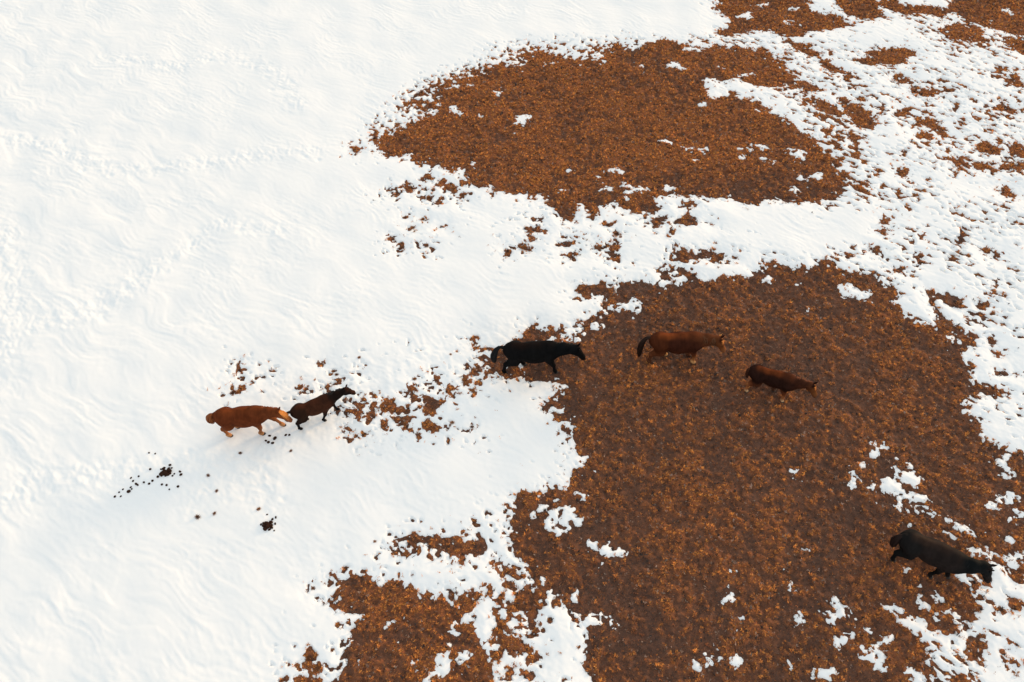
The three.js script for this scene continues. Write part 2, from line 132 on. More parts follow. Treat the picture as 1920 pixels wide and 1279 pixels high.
const SNOW_BLOBS = [
  [.39,-9.93,.33,0,0,.27], [-1.18,-10.13,.1,0,0,.12], [3.54,-7.26,.28,0,-.01,.16], [3,-6.94,.17,.07,-.03,.1], [3.24,-6.39,.18,0,-.01,.15],
  [4.33,-6.34,.31,0,-.02,.18], [3.94,-6.09,.16,0,-.01,.18], [3.91,-6.58,.2,.11,-.04,.12], [5.43,-6.39,.2,0,-.01,.13], [5.55,-8.68,.32,.11,-.02,.08],
  [6.53,-8.38,.49,0,-.02,.14], [8.18,-8.35,.42,0,-.02,.11], [8.92,-8.54,.32,.09,-.04,.14], [8.12,-8.02,.17,0,-.01,.08], [9.67,-6.29,.18,0,-.04,.18],
  [10.59,-6.94,.33,0,-.04,.18], [10.1,-8.15,.37,.16,-.07,.19], [9.44,-10.37,.42,.06,-.03,.12], [7.18,-10.83,.16,0,-.01,.09], [9.07,-12.57,.31,0,-.03,.16],
  [8.11,-13.06,.21,0,-.01,.1], [-1.44,-7.58,.13,0,0,.11], [.74,-6.91,.09,0,0,.08], [1.99,-7.34,.07,0,0,.05], [.35,-12.8,.14,0,0,.13],
  [-1.79,-12.5,.41,0,.01,.16], [-1.49,-11.92,.22,0,0,.1], [-2.24,-11.83,.24,0,.01,.19], [1.53,-13.33,.23,0,0,.13], [3.35,-13.47,.31,0,-.01,.13],
  [2.65,-13.16,.17,0,0,.1], [6.39,-13.13,.44,.13,-.05,.23], [5.06,-13.13,.12,0,-.01,.13], [-2.12,-10.46,.3,.16,-.03,.17], [-2.97,-10.37,.32,0,.01,.21],
  [-2.85,-10.83,.18,0,.01,.15], [7.22,-14.18,.42,0,-.02,.14], [8.71,-14.96,.32,0,-.02,.14], [.14,-9.14,.06,0,0,.06], [-3.35,-9.49,.12,0,.01,.09],
  [6.4,-7.8,.08,0,-.01,.05], [1.73,-6.22,.09,0,0,.08], [5.44,-5.96,.11,0,-.01,.1], [2.69,-7.18,.07,0,0,.08], [10.01,-7.05,.09,0,-.03,.13],
  [9.03,-7.8,.25,.07,-.03,.11], [-.5,-11.45,.16,0,0,.13], [7.14,-15.32,.65,0,-.02,.14], [9.68,-16.53,.4,0,-.04,.22], [11.51,-16.05,.35,.17,-.05,.14],
  [11.82,-17.02,.18,0,-.02,.11], [10.52,-17.25,.27,0,-.02,.12], [20.72,-16.8,.31,0,-.08,.23], [19.73,-16.05,.22,0,-.04,.11], [.73,5.35,.12,0,0,.09],
  [1.38,5.48,.16,.1,-.13,.23], [1.13,5.44,.17,0,0,.12], [1.55,5.41,.17,0,-.01,.15], [.96,5.77,.11,0,0,.1], [1.2,5.93,.11,0,0,.07],
  [1.65,5.63,.14,0,0,.09], [.55,5.53,.07,0,0,.07], [2.59,6.5,.23,.04,-.02,.07], [2.42,6.47,.08,0,-.01,.1], [1.86,4.96,.14,.06,-.03,.07],
  [1.94,8.17,.18,0,-.01,.1], [1.52,7.62,.06,0,0,.09], [.81,7.33,.07,-.04,.09,.16], [2.43,8.22,.05,0,0,.05], [2.09,6.31,.05,0,0,.06],
  [1.19,5.08,.06,0,0,.04], [3.35,-1.29,.33,0,-.01,.16], [3.77,-1.35,.16,0,-.02,.21], [1.56,-.62,.19,0,-.01,.14], [1.84,-.38,.29,0,-.01,.12],
  [1.19,-.07,.14,0,0,.06], [1.64,-.18,.14,0,-.01,.21], [2.01,-.22,.16,0,-.01,.23], [2.49,-.58,.16,0,-.01,.14], [5.2,-2.41,.23,0,-.02,.17],
  [4.85,-2.23,.2,0,-.01,.11], [.11,.68,.05,0,0,.13], [.23,.96,.1,.08,-.03,.05], [1.07,1.59,.21,0,0,.11], [1.4,1.68,.09,0,0,.14],
  [1.2,2.35,.15,0,0,.09], [.61,1.54,.15,0,0,.09], [1.72,3,.1,0,0,.1], [1.48,2.81,.15,0,0,.08], [8.05,-2.36,.13,0,-.02,.09],
  [9.13,-1.16,.1,0,-.01,.06], [13,-.07,.11,0,-.04,.14], [8.89,-2.15,.05,0,-.01,.04], [13.41,.01,.08,0,-.02,.06], [9.29,7.96,.14,0,-.03,.13],
  [8.83,8.63,.19,0,-.03,.1], [7.92,8.59,.15,0,-.02,.1], [7.65,8.11,.13,0,-.03,.11], [7.93,7.91,.1,-.05,.06,.18], [7.67,8.63,.09,0,-.04,.17],
  [7.2,9.35,.3,0,-.02,.08], [7.44,9.37,.11,0,-.03,.15], [5.18,9.14,.12,0,-.02,.12], [4.36,9.24,.11,0,-.01,.07], [4.59,9.15,.15,-.05,.01,.04],
  [4.79,9.05,.15,0,-.01,.04], [5.39,7.05,.13,0,-.01,.08], [5.29,7.69,.08,0,-.01,.06], [7.5,6.43,.07,0,-.01,.04], [6.83,7.36,.07,0,-.01,.07],
  [6.94,8.13,.08,0,-.02,.11], [7.59,4.23,.12,.04,-.04,.09], [9.11,4.52,.1,0,-.04,.15], [9.41,4.08,.1,0,-.02,.09], [10.5,5.04,.28,0,-.03,.1],
  [10.76,5.37,.2,.06,-.06,.11], [10.05,5.23,.1,0,-.02,.09], [9.91,3.6,.19,0,-.05,.18], [10.17,3.56,.12,.06,-.04,.08], [9.52,4.74,.07,0,-.03,.12],
  [9.07,4.3,.06,0,-.01,.06], [8.73,9.23,.1,0,-.02,.07], [9.26,9.35,.22,0,-.03,.12], [9.47,9.47,.17,0,-.04,.14], [8.45,8.38,.13,0,-.02,.06],
  [6.44,9.23,.06,0,-.01,.05], [5.42,8.28,.05,0,-.01,.05], [9.87,6.93,.07,0,-.02,.05], [10.24,5.73,.05,0,-.01,.04], [8.11,7.94,.08,0,-.02,.1],
  [13.3,4.29,.19,0,-.04,.12], [13.17,4.01,.11,0,-.02,.06], [13.15,4.98,.1,0,-.03,.09], [12.84,5.08,.11,0,-.03,.07], [12.52,5.26,.1,0,-.03,.07],
  [13.21,5.41,.08,0,-.03,.09], [12.72,6.2,.11,0,-.04,.11], [12.59,6.76,.13,0,-.03,.1], [11.25,6.13,.15,.03,-.02,.04], [13.35,3.8,.09,0,-.02,.06],
  [10.61,4.07,.13,0,-.02,.08], [12.48,6.69,.13,0,-.04,.11], [12.76,6.55,.11,0,-.05,.14], [11.16,5.99,.1,.02,-.03,.06], [12.87,5.63,.08,0,-.02,.06],
  [10.07,7.85,.18,0,-.02,.06], [10.4,7.62,.09,0,-.02,.06], [9.88,7.62,.09,.06,-.04,.04], [10.54,8.01,.24,.1,-.06,.08], [10.28,8.01,.13,0,-.03,.1],
  [11.12,6.96,.16,0,-.03,.11], [11.29,7.07,.18,0,-.03,.11], [11.43,7.23,.13,0,-.03,.08], [-1.12,9.03,.16,0,.01,.17], [-2.29,9.18,.11,0,.01,.11],
  [-2.77,8.2,.08,0,.01,.08], [-3.56,9.29,.1,0,.01,.09], [-2.63,7.16,.05,0,0,.05], [-3,8.26,.1,0,0,.04], [-1.4,8.38,.06,0,0,.1],
  [-1.96,9.52,.17,0,.01,.09], [13.35,2.3,.21,0,-.07,.21], [13.39,2.73,.14,.07,-.15,.22], [13.13,2.07,.23,0,-.07,.21], [12.87,2.38,.13,0,-.03,.09],
  [13.14,3.15,.21,0,-.05,.15], [13.82,1.14,.2,.1,-.09,.14], [13.48,1.23,.22,0,-.05,.15], [13.52,.39,.22,0,-.05,.15], [13.96,1.41,.21,0,-.05,.14],
  [13.83,2.21,.24,0,-.06,.17], [13.88,2.73,.21,0,-.09,.27], [13.85,3.23,.18,0,-.06,.16], [14.33,1.95,.18,0,-.05,.14], [13.63,.77,.22,0,-.04,.11]];
// share of the snow through which flecks of pasture show, and where
const FLECK_ZONES = [
  [0.38,[9.19,-14.6,10.8,-14.08,11.68,-12.24,11.93,-9.78,12.51,-7.8,12.26,-5.71,10.76,-5.46,9.69,-5.51,10.56,-6.22,11.2,-6.99,10.71,-8.63,9.98,-11.92]],
  [0.4,[-3.87,-11.92,-2.68,-12.57,0,-14.43,4.73,-14.96,4.65,-13.91,.83,-13.23,-2.23,-11.61,-3.17,-10.37,-5,-8.91,-5.25,-9.49]],
  [0.17,[10.08,-14.78,13.9,-15.5,17,-14.25,21.75,-13.91,14.72,4.19,13.83,3.88,13.77,1.5,13.33,.01,13.28,-1.39,12.43,-2.45,11.53,-2.89,12.08,-4.02,11.66,-6.22,11.29,-7.8,10.83,-9.2,10.21,-10.98,8.94,-11.76,10.16,-12.9]],
  [0.22,[10.97,-14.96,12.75,-14.25,13.69,-11.29,14.23,-8.91,12.59,-6.99,11.85,-7.8,11.41,-10.07,10.66,-12.24]],
  [0.26,[13.69,-11.29,17.21,-12.9,21.23,-12.57,19.06,-6.99,16.38,-6.73,14.92,-8.63,13.61,-9.49]],
  [0.36,[16.16,-16.61,18.37,-16.61,20.65,-14.96,20.15,-13.57,18.22,-14.08,16.73,-14.78]],
  [0.17,[11.1,-7.8,12.2,-6.22,12.17,-4.02,11.77,-5.22,10.93,-6.22]],
  [0.22,[11.53,-2.89,13.36,-3.34,14.55,-.78,15.62,1.86,14.9,3.72,13.66,3.56,13.71,.77,12.85,-1.6]],
  [0.05,[-4.49,-7.53,-1.49,-7.26,-1.08,-5.71,-1.71,-3.34,-3.77,-3.34,-4.46,-5.22]],
  [0.1,[-.36,-5.71,3.59,-5.46,3.77,-3.34,1.7,-3.11,-.34,-3.34]],
  [0.07,[3.59,-5.46,8.29,-5.71,8.39,-4.26,5.91,-4.02,3.61,-3.56]],
  [0.1,[-5.48,1.68,-4.03,.96,-1.55,.96,-.92,1.5,-1.18,2.9,-3.79,3.39,-5.05,2.73]],
  [0.08,[-6.27,1.5,-4.94,1.14,-4.55,1.86,-5.76,1.86]],
  [0.025,[-8.45,.58,-5.03,.39,-.96,-.38,-.62,.77,-4.9,1.5,-7.97,2.21]],
  [0.12,[-.53,6.82,.66,6.82,1.62,9.11,1.58,9.81,-.49,9.81,-.78,7.62]],
  [0.08,[-5.28,7.09,-4.24,6.96,-4.11,8.01,-4.64,7.88]],
  [0.18,[-5.13,8.87,-4.02,8.75,-3.89,9.81,-5.11,9.81]],
  [0.08,[-.42,4.96,0,4.81,0,6.55,-.41,5.99]],
  [0.05,[-3.56,5.77,-.41,5.7,-.26,7.09,-2.91,6.96]],
  [0.17,[11.2,5.41,14.02,5.99,12.53,9.81,10.22,9.81,9.37,8.51,11.05,8.01]],
  [0.06,[8.1,-17.56,10.8,-17.56,9.99,-14.25,7.22,-14.25]],
  [0.2,[4.73,-14.96,10.39,-15.32,9.93,-13.91,4.66,-14.08]]];
// trodden strips: half width, then the line
const TRAILS = [
  [0.55,[-13.36,5.19,-12.73,4.58,-11.52,4.35,-10.12,4.27,-9.02,4.12,-7.75,4.01,-6.94,3.72,-6.15,3.23,-5.19,2.73,-3.86,2.73]],
  [0.7,[-8.36,5.11,-7.65,4.51,-6.84,4.27,-6.22,5.41]],
  [0.45,[-18.41,-8.77,-17.21,-8.63,-16.34,-8.29,-15.24,-7.8,-13.38,-7.2,-11.77,-7.47,-9.41,-7.8,-6.83,-8.21]],
  [0.6,[-15.37,-.38,-14.48,-.58,-13.42,-.78,-12.43,-1.29,-11.53,-2.23,-11.19,-2.89]],
  [0.8,[-16.78,-4.26,-15.63,-2.02,-14.86,.39]],
  [0.5,[-15.53,-13.57,-13.06,-12.9,-11.4,-13.91,-9.07,-12.57,-7.96,-10.68]],
  [0.7,[-8.03,1.14,-7.04,1.5,-6.12,1.5,-4.94,1.14,-3.69,1.32,-1.57,.39,-.48,-.18]],
  [0.6,[-5.02,2.9,-3.79,3.39,-2.35,3.06,-1.35,2.21]],
  [0.9,[14.43,-12.57,16.04,-9.78,16.84,-6.99,16.34,-4.02]],
  [0.5,[-12.79,-1.39,-10.79,-3.34,-9.53,-4.73,-7.69,-4.26]]];

const CELL = 0.04, X0 = -26, Z0 = -20.4, NX = 1304, NZ = 800, VX = NX + 1, VZ = NZ + 1, NV = VX * VZ;
const gxOf = (i) => X0 + i * CELL, gzOf = (j) => Z0 + j * CELL;

function fillPoly(p, out, val) {                                       // scan fill of a polygon into a grid
  const n = p.length / 2; let z0 = 1e9, z1 = -1e9;
  for (let k = 0; k < n; k++) { z0 = Math.min(z0, p[2 * k + 1]); z1 = Math.max(z1, p[2 * k + 1]); }
  const j0 = Math.max(0, Math.ceil((z0 - Z0) / CELL)), j1 = Math.min(VZ - 1, Math.floor((z1 - Z0) / CELL));
  for (let j = j0; j <= j1; j++) {
    const z = gzOf(j), xs = [];
    for (let k = 0; k < n; k++) {
      const ax = p[2 * k], az = p[2 * k + 1], bx = p[2 * ((k + 1) % n)], bz = p[2 * ((k + 1) % n) + 1];
      if ((az <= z) !== (bz <= z)) xs.push(ax + (bx - ax) * (z - az) / (bz - az));
    }
    xs.sort((a, b) => a - b);
    for (let q = 0; q + 1 < xs.length; q += 2) {
      const i0 = Math.max(0, Math.ceil((xs[q] - X0) / CELL)), i1 = Math.min(VX - 1, Math.floor((xs[q + 1] - X0) / CELL));
      for (let i = i0; i <= i1; i++) out[j * VX + i] = val;
    }
  }
}
function blobPoly([cx, cz, ax, az, bx, bz], k) {
  const p = [], r = rng(900 + k), ph = r() * 6, q = r() * 6;
  for (let t = 0; t < 16; t++) { const a = t / 16 * Math.PI * 2, m = 1 + 0.22 * Math.sin(2 * a + ph) + 0.16 * Math.sin(3 * a + q); p.push(cx + m * (Math.cos(a) * ax + Math.sin(a) * bx), cz + m * (Math.cos(a) * az + Math.sin(a) * bz)); }
  return p;
}
const mask = new Uint8Array(NV);
BARE_POLYS.forEach((p) => fillPoly(p, mask, 1));
BARE_BLOBS.forEach((b, k) => fillPoly(blobPoly(b, k), mask, 1));
SNOW_POLYS.forEach((p) => fillPoly(p, mask, 0));
SNOW_BLOBS.forEach((b, k) => fillPoly(blobPoly(b, k + 500), mask, 0));

function distances(from) {                                             // exact distance, in cells, to the nearest vertex whose mask equals FROM
  const INF = 1e9, f = new Float32Array(NV), m = Math.max(VX, VZ), v = new Int32Array(m), zz = new Float64Array(m + 1), g = new Float64Array(m);
  for (let k = 0; k < NV; k++) f[k] = mask[k] === from ? 0 : INF;
  const pass = (start, stride, n) => {
    for (let q = 0; q < n; q++) g[q] = f[start + q * stride];
    let k = 0; v[0] = 0; zz[0] = -Infinity; zz[1] = Infinity;
    for (let q = 1; q < n; q++) {
      let s = ((g[q] + q * q) - (g[v[k]] + v[k] * v[k])) / (2 * q - 2 * v[k]);
      while (s <= zz[k]) { k--; s = ((g[q] + q * q) - (g[v[k]] + v[k] * v[k])) / (2 * q - 2 * v[k]); }
      k++; v[k] = q; zz[k] = s; zz[k + 1] = Infinity;
    }
    k = 0;
    for (let q = 0; q < n; q++) { while (zz[k + 1] < q) k++; f[start + q * stride] = (q - v[k]) * (q - v[k]) + g[v[k]]; }
  };
  for (let i = 0; i < VX; i++) pass(i, VX, VZ);
  for (let j = 0; j < VZ; j++) pass(j * VX, 1, VX);
  for (let k = 0; k < NV; k++) f[k] = Math.sqrt(f[k]);
  return f;
}
const dIn = distances(0), dOut = distances(1);

const fleckMap = new Float32Array(NV);
{ const lay = new Uint8Array(NV); for (const [d, p] of FLECK_ZONES) { lay.fill(0); fillPoly(p, lay, 1); for (let k = 0; k < NV; k++) if (lay[k]) fleckMap[k] = Math.max(fleckMap[k], d); } }
function blur(a, r) {
  const t = new Float32Array(NV);
  for (let pass = 0; pass < 2; pass++) {
    for (let j = 0; j < VZ; j++) { let s = 0; const o = j * VX; for (let i = -r; i < VX; i++) { if (i + r < VX) s += a[o + i + r]; if (i - r - 1 >= 0) s -= a[o + i - r - 1]; if (i >= 0) t[o + i] = s / (2 * r + 1); } }
    for (let i = 0; i < VX; i++) { let s = 0; for (let j = -r; j < VZ; j++) { if (j + r < VZ) s += t[(j + r) * VX + i]; if (j - r - 1 >= 0) s -= t[(j - r - 1) * VX + i]; if (j >= 0) a[j * VX + i] = s / (2 * r + 1); } }
  }
}
blur(fleckMap, 9);
const trodden = new Float32Array(NV);
for (const [w, p] of TRAILS) for (let s = 0; s + 3 < p.length; s += 2) {
  const [ax, az, bx, bz] = p.slice(s, s + 4), L2 = (bx - ax) ** 2 + (bz - az) ** 2;
  const i0 = clamp(Math.floor((Math.min(ax, bx) - w * 2 - X0) / CELL), 0, VX - 1), i1 = clamp(Math.ceil((Math.max(ax, bx) + w * 2 - X0) / CELL), 0, VX - 1);
  const j0 = clamp(Math.floor((Math.min(az, bz) - w * 2 - Z0) / CELL), 0, VZ - 1), j1 = clamp(Math.ceil((Math.max(az, bz) + w * 2 - Z0) / CELL), 0, VZ - 1);
  for (let j = j0; j <= j1; j++) for (let i = i0; i <= i1; i++) {
    const x = gxOf(i), z = gzOf(j), t = clamp(((x - ax) * (bx - ax) + (z - az) * (bz - az)) / L2, 0, 1);
    const d = Math.hypot(x - ax - t * (bx - ax), z - az - t * (bz - az)) / w, k = j * VX + i;
    if (d < 2) trodden[k] = Math.max(trodden[k], Math.exp(-d * d * 1.6));
  }
}

// how the turf's tone wanders: rusty where the grass is thick, greyer and darker where it is grazed to the earth
const rust = (x, z) => clamp(0.42 + 0.46 * step(-5, -8, z + 1.5 * noise(x / 4, z / 4, 60)) + 0.30 * noise(x / 3.4, z / 3.4, 61) + 0.34 * noise(x / 0.9, z / 0.9, 62) + 0.2 * noise(x / 0.35, z / 0.35, 63), 0, 1);
// where the grass gathers in tussocks: 0 bare earth .. 1 the crown of a tussock
const clump = (x, z) => { const u = 0.83 * x + 0.56 * z, v = 0.83 * z - 0.56 * x, p = 0.37 * x - 0.93 * z, q = 0.37 * z + 0.93 * x; return step(-0.16, 0.34, 0.55 * noise(u / 0.31, v / 0.31, 71) + 0.5 * noise(p / 0.19, q / 0.19, 75) + 0.42 * noise(v / 0.11, u / 0.11, 72) + 0.3 * noise(p / 1.1, q / 1.1, 74) + 0.7 * (rust(x, z) - 0.40)); };

// S: metres into the bare ground (above 0) or into the snow (below 0), ragged at every scale
const S = new Float32Array(NV), soilY = new Float32Array(NV), snowY = new Float32Array(NV);
const lie = (x, z) => 0.05 * noise(x / 7, z / 7, 301) + 0.02 * noise(x / 2.3, z / 2.3, 302);
const ca = Math.cos(0.55), sa = Math.sin(0.55);
function drift(x, z, tr) {                                             // wind-carved crust: lobes with one steep edge, fine ripples, hoof-churned lumps
  const wx = x + 0.35 * noise(x / 1.3, z / 1.3, 41), wz = z + 0.35 * noise(x / 1.3 + 9, z / 1.3, 42);
  const a = wx * ca + wz * sa, b = -wx * sa + wz * ca;
  const near = 0.25 + 0.75 * step(-4, -16, x - z * 0.5 + 4 * noise(x / 9, z / 9, 40));
  const l1 = fbm(a / 2.6, b / 0.85, 43, 2), l2 = fbm(a / 1.1 + 5, b / 0.42, 45, 2);
  const crust = 0.010 * step(-0.14, 0.08, l1) + 0.010 * l1 + 0.006 * step(-0.06, 0.12, l2) + 0.006 * l2;
  const q = Math.abs(noise(a / 0.9, b / 0.28, 48));
  const swell = 0.035 * noise(x / 3.1, z / 2.4, 50);
  const fine = 0.0045 * noise(a / 0.9, b / 0.14, 51) + 0.0028 * noise(x / 0.16, z / 0.16, 52) + 0.003 * noise(x / 0.1, z / 0.1, 57) + 0.006 * Math.pow(1 - Math.abs(noise(a / 0.75, b / 0.24, 56)), 6);
  const lump = tr * (0.020 * noise(x / 0.3, z / 0.3, 53) + 0.020 * Math.abs(noise(x / 0.17, z / 0.17, 54)));
  return near * 0.85 * (crust - 0.006 * q) + swell * 0.3 + fine * 0.85 * (0.5 + 0.8 * step(-0.2, 0.4, noise(x / 2, z / 2, 55))) + lump;
}
for (let j = 0; j < VZ; j++) for (let i = 0; i < VX; i++) {
  const k = j * VX + i, x = gxOf(i), z = gzOf(j);
  const sd = CELL * (mask[k] ? dIn[k] - 0.5 : 0.5 - dOut[k]);
  const rough = 0.07 * noise(x / 0.5, z / 0.5, 1) + 0.055 * noise(x / 0.2, z / 0.2, 2) + 0.05 * noise(x / 0.095, z / 0.095, 3);
  let fleck = -9, s = clamp(sd, -1.2, 1.2) + 0.015 + rough * step(0, 0.12, Math.abs(sd) + 0.06);
  // flecks of turf through the snow, drawn out along the wind on the right
  const el = step(4, 9, x), a = x * ca + z * sa, b = -x * sa + z * ca;
  const fringe = sd < 0 ? 0.30 * Math.exp(sd / 0.25) : 0, dens = Math.max(fleckMap[k], fringe);
  if (dens > 0.01 && sd < 0.1) {
    const n = (el < 1 ? (1 - el) * (0.56 * noise(x / 0.27, z / 0.24, 5) + 0.52 * noise(x / 0.12, z / 0.11, 6)) : 0) + (el > 0 ? el * (0.56 * noise(a / 0.46, b / 0.22, 15) + 0.52 * noise(a / 0.18, b / 0.10, 16)) : 0) + 0.3 * noise(x / 1.4, z / 1.4, 7);
    const t = Math.sqrt(-2 * Math.log(dens)), q = t - (2.30753 + 0.27061 * t) / (1 + 0.99229 * t + 0.04481 * t * t);
    fleck = (n - 0.35 * q) * 0.2;
  }
  if (sd > 0 && sd < 0.6) { // and crumbs of snow left among the turf near the edge
    const n = 0.55 * noise(x / 0.26, z / 0.2, 8) + 0.55 * noise(x / 0.11, z / 0.1, 9);
    const t = (0.6 + sd * 1.0 - 0.9 * fleckMap[k] * step(0.1, 0.3, fleckMap[k]) - n) * 0.2; if (t < s) s = t;
  }
  const bulk = s; s = Math.max(s, fleck); S[k] = s;
  const L = lie(x, z);
  soilY[k] = L - 0.025 + 0.038 * clump(x, z) + 0.017 * noise(x / 0.15, z / 0.15, 22) + 0.015 * noise(x / 0.09, z / 0.09, 24) + 0.03 * noise(x / 1.2, z / 1.2, 23);
  const deep = step(0.02, -0.9, bulk);
  const cover = Math.min(bulk < 0 ? 0.07 * (1 - Math.exp(bulk / 0.36)) + 0.004 : 0.006 - bulk * 0.5, 0.006 - fleck * 1.5);
  snowY[k] = L + 0.03 * noise(x / 1.2, z / 1.2, 23) + Math.max(cover, -0.09) + mix(0.25, 1, deep) * drift(x, z, trodden[k]) * (s < 0.04 ? 1 : 0.2);
}
{ // hoof prints: a pressed oval with a low rim, in pairs along the trodden lines
  const r = rng(404);
  for (const [w, p] of TRAILS) { let left = 0;
    for (let s = 0; s + 3 < p.length; s += 2) {
      const [ax, az, bx, bz] = p.slice(s, s + 4), L = Math.hypot(bx - ax, bz - az), ux = (bx - ax) / L, uz = (bz - az) / L;
      for (; left < L; left += 0.28 + 0.5 * r()) {
        const o = (r() - 0.5) * w * 2.2, cx = ax + ux * left - uz * o, cz = az + uz * left + ux * o, R = 0.06 + 0.03 * r(), dp = 0.010 + 0.028 * r() * r();
        const i0 = Math.floor((cx - 3 * R - X0) / CELL), i1 = Math.ceil((cx + 3 * R - X0) / CELL), j0 = Math.floor((cz - 3 * R - Z0) / CELL), j1 = Math.ceil((cz + 3 * R - Z0) / CELL);
        for (let j = Math.max(0, j0); j <= Math.min(NZ, j1); j++) for (let i = Math.max(0, i0); i <= Math.min(NX, i1); i++) {
          const d = Math.hypot(gxOf(i) - cx, gzOf(j) - cz) / R, k = j * VX + i; if (S[k] > -0.25) continue;
          snowY[k] += -dp * Math.exp(-d * d * 0.9) + dp * 0.15 * Math.exp(-((d - 1.7) ** 2) * 3);
        }
      }
      left -= L;
    }
  }
}
function at(arr, x, z) {
  const u = clamp((x - X0) / CELL, 0, NX - 0.001), v = clamp((z - Z0) / CELL, 0, NZ - 0.001), i = Math.floor(u), j = Math.floor(v), fu = u - i, fv = v - j, k = j * VX + i;
  return mix(mix(arr[k], arr[k + 1], fu), mix(arr[k + VX], arr[k + VX + 1], fu), fv);
}
const groundAt = (x, z) => Math.max(at(soilY, x, z), at(S, x, z) < 0.12 ? at(snowY, x, z) : -9);

// ---------------------------------------------------------------- ground and snow as two sheets that cross at the snow's edge
const fineAt = (x, z) => z > -17.56 - 1.6 && z < 9.57 + 1.6 && Math.abs(x) < 11.77 + (9.57 - z) * 0.3623 + 1.6;
function sheet(heights, wanted, extra) {
  const id = new Int32Array(NV).fill(-1), pos = [], nor = [], uv = [], index = [], B = 8;
  const vert = (i, j) => {
    const k = j * VX + i; if (id[k] >= 0) return id[k];
    const l = heights[j * VX + Math.max(0, i - 1)], r = heights[j * VX + Math.min(NX, i + 1)], u = heights[Math.max(0, j - 1) * VX + i], d = heights[Math.min(NZ, j + 1) * VX + i];
    const nx = l - r, ny = 2 * CELL, nz = u - d, q = 1 / Math.hypot(nx, ny, nz);
    pos.push(gxOf(i), heights[k], gzOf(j)); nor.push(nx * q, ny * q, nz * q); uv.push(gxOf(i), -gzOf(j));
    if (extra) extra(k, gxOf(i), gzOf(j));
    return id[k] = pos.length / 3 - 1;
  };
  const quad = (i, j, w) => { const a = vert(i, j), b = vert(i + w, j), c = vert(i, j + w), e = vert(i + w, j + w); if ((i + j) & 1) index.push(a, c, b, b, c, e); else index.push(a, c, e, a, e, b); };
  for (let bj = 0; bj < NZ; bj += B) for (let bi = 0; bi < NX; bi += B) {
    if (fineAt(gxOf(bi + 4), gzOf(bj + 4))) {
      for (let j = bj; j < bj + B; j++) for (let i = bi; i < bi + B; i++) { const k = j * VX + i; if (wanted(S[k]) || wanted(S[k + 1]) || wanted(S[k + VX]) || wanted(S[k + VX + 1])) quad(i, j, 1); }
    } else {
      let any = false; for (let j = bj; j <= bj + B && !any; j += 4) for (let i = bi; i <= bi + B; i += 4) any = any || wanted(S[j * VX + i]);
      if (any) quad(bi, bj, B);
    }
  }
  const R = [-400, -200, -100, -60, -40];                               // on to the horizon, in wide cells round the detailed part
  const xs = [...R, X0, -14, 0, 14, X0 + NX * CELL, ...R.map((v) => -v).reverse()], zs = [...R, Z0, -10, 2, Z0 + NZ * CELL, ...R.map((v) => -v).reverse()].sort((a, b) => a - b);
  return { pos, nor, uv, index, xs, zs };
}
function meshOf({ pos, nor, uv, index }, colors, material, name) {
  const g = new THREE.BufferGeometry();
  g.setAttribute('position', new THREE.Float32BufferAttribute(pos, 3)); g.setAttribute('normal', new THREE.Float32BufferAttribute(nor, 3)); g.setAttribute('uv', new THREE.Float32BufferAttribute(uv, 2));
  if (colors) g.setAttribute('color', new THREE.Float32BufferAttribute(colors, 3));
  g.setIndex(index);
  const m = new THREE.Mesh(g, material); m.name = name; scene.add(m); return m;
}

// litter of dead grass, moss and bare earth: short fibres laid over one another, 2.5 m to the repeat
function litterTexture(size, metres, seed) {
  const r = rng(seed), c = new Float32Array(size * size * 3), tones = [[0.072, 0.036, 0.024], [0.10, 0.046, 0.027], [0.15, 0.058, 0.027], [0.25, 0.086, 0.030], [0.20, 0.12, 0.08], [0.032, 0.021, 0.017]];
  for (let j = 0; j < size; j++) for (let i = 0; i < size; i++) { const k = (j * size + i) * 3, v = 0.75 + 0.5 * r(); c[k] = 0.070 * v; c[k + 1] = 0.036 * v; c[k + 2] = 0.024 * v; }
  for (let n = 0; n < size * size / 26; n++) {
    const t = tones[Math.floor(r() * r() * 1.35 * tones.length) % tones.length], len = (0.015 + 0.05 * r()) / metres * size, bend = (r() - 0.5) * 0.12, v = 0.7 + 0.6 * r();
    let a = r() * Math.PI * 2, x = r() * size, y = r() * size;
    for (let s = 0; s < len; s++) {
      const k = ((((Math.floor(y) % size) + size) % size) * size + (((Math.floor(x) % size) + size) % size)) * 3;
      for (let q = 0; q < 3; q++) c[k + q] = mix(c[k + q], t[q] * v, 0.8);
      x += Math.cos(a); y += Math.sin(a); a += bend;
    }
  }
  const d = new Uint8Array(size * size * 4), enc = (v) => 255 * (v <= 0.0031308 ? 12.92 * v : 1.055 * Math.pow(v, 1 / 2.4) - 0.055);
  for (let k = 0; k < size * size; k++) { for (let q = 0; q < 3; q++) d[4 * k + q] = clamp(enc(c[3 * k + q] * 1.6), 0, 255); d[4 * k + 3] = 255; }
  const tx = new THREE.DataTexture(d, size, size); tx.colorSpace = THREE.SRGBColorSpace; tx.wrapS = tx.wrapT = THREE.RepeatWrapping; tx.magFilter = THREE.LinearFilter; tx.minFilter = THREE.LinearMipmapLinearFilter; tx.generateMipmaps = true;
  tx.repeat.set(1 / metres, 1 / metres); tx.needsUpdate = true; return tx;
}
const groundMat = new THREE.MeshStandardMaterial({ color: 0xffffff, vertexColors: true, map: litterTexture(1024, 2.5, 11), roughness: 1 });
const snowMat = new THREE.MeshStandardMaterial({ color: new THREE.Color().setRGB(0.86, 0.875, 0.885), roughness: 0.85 });

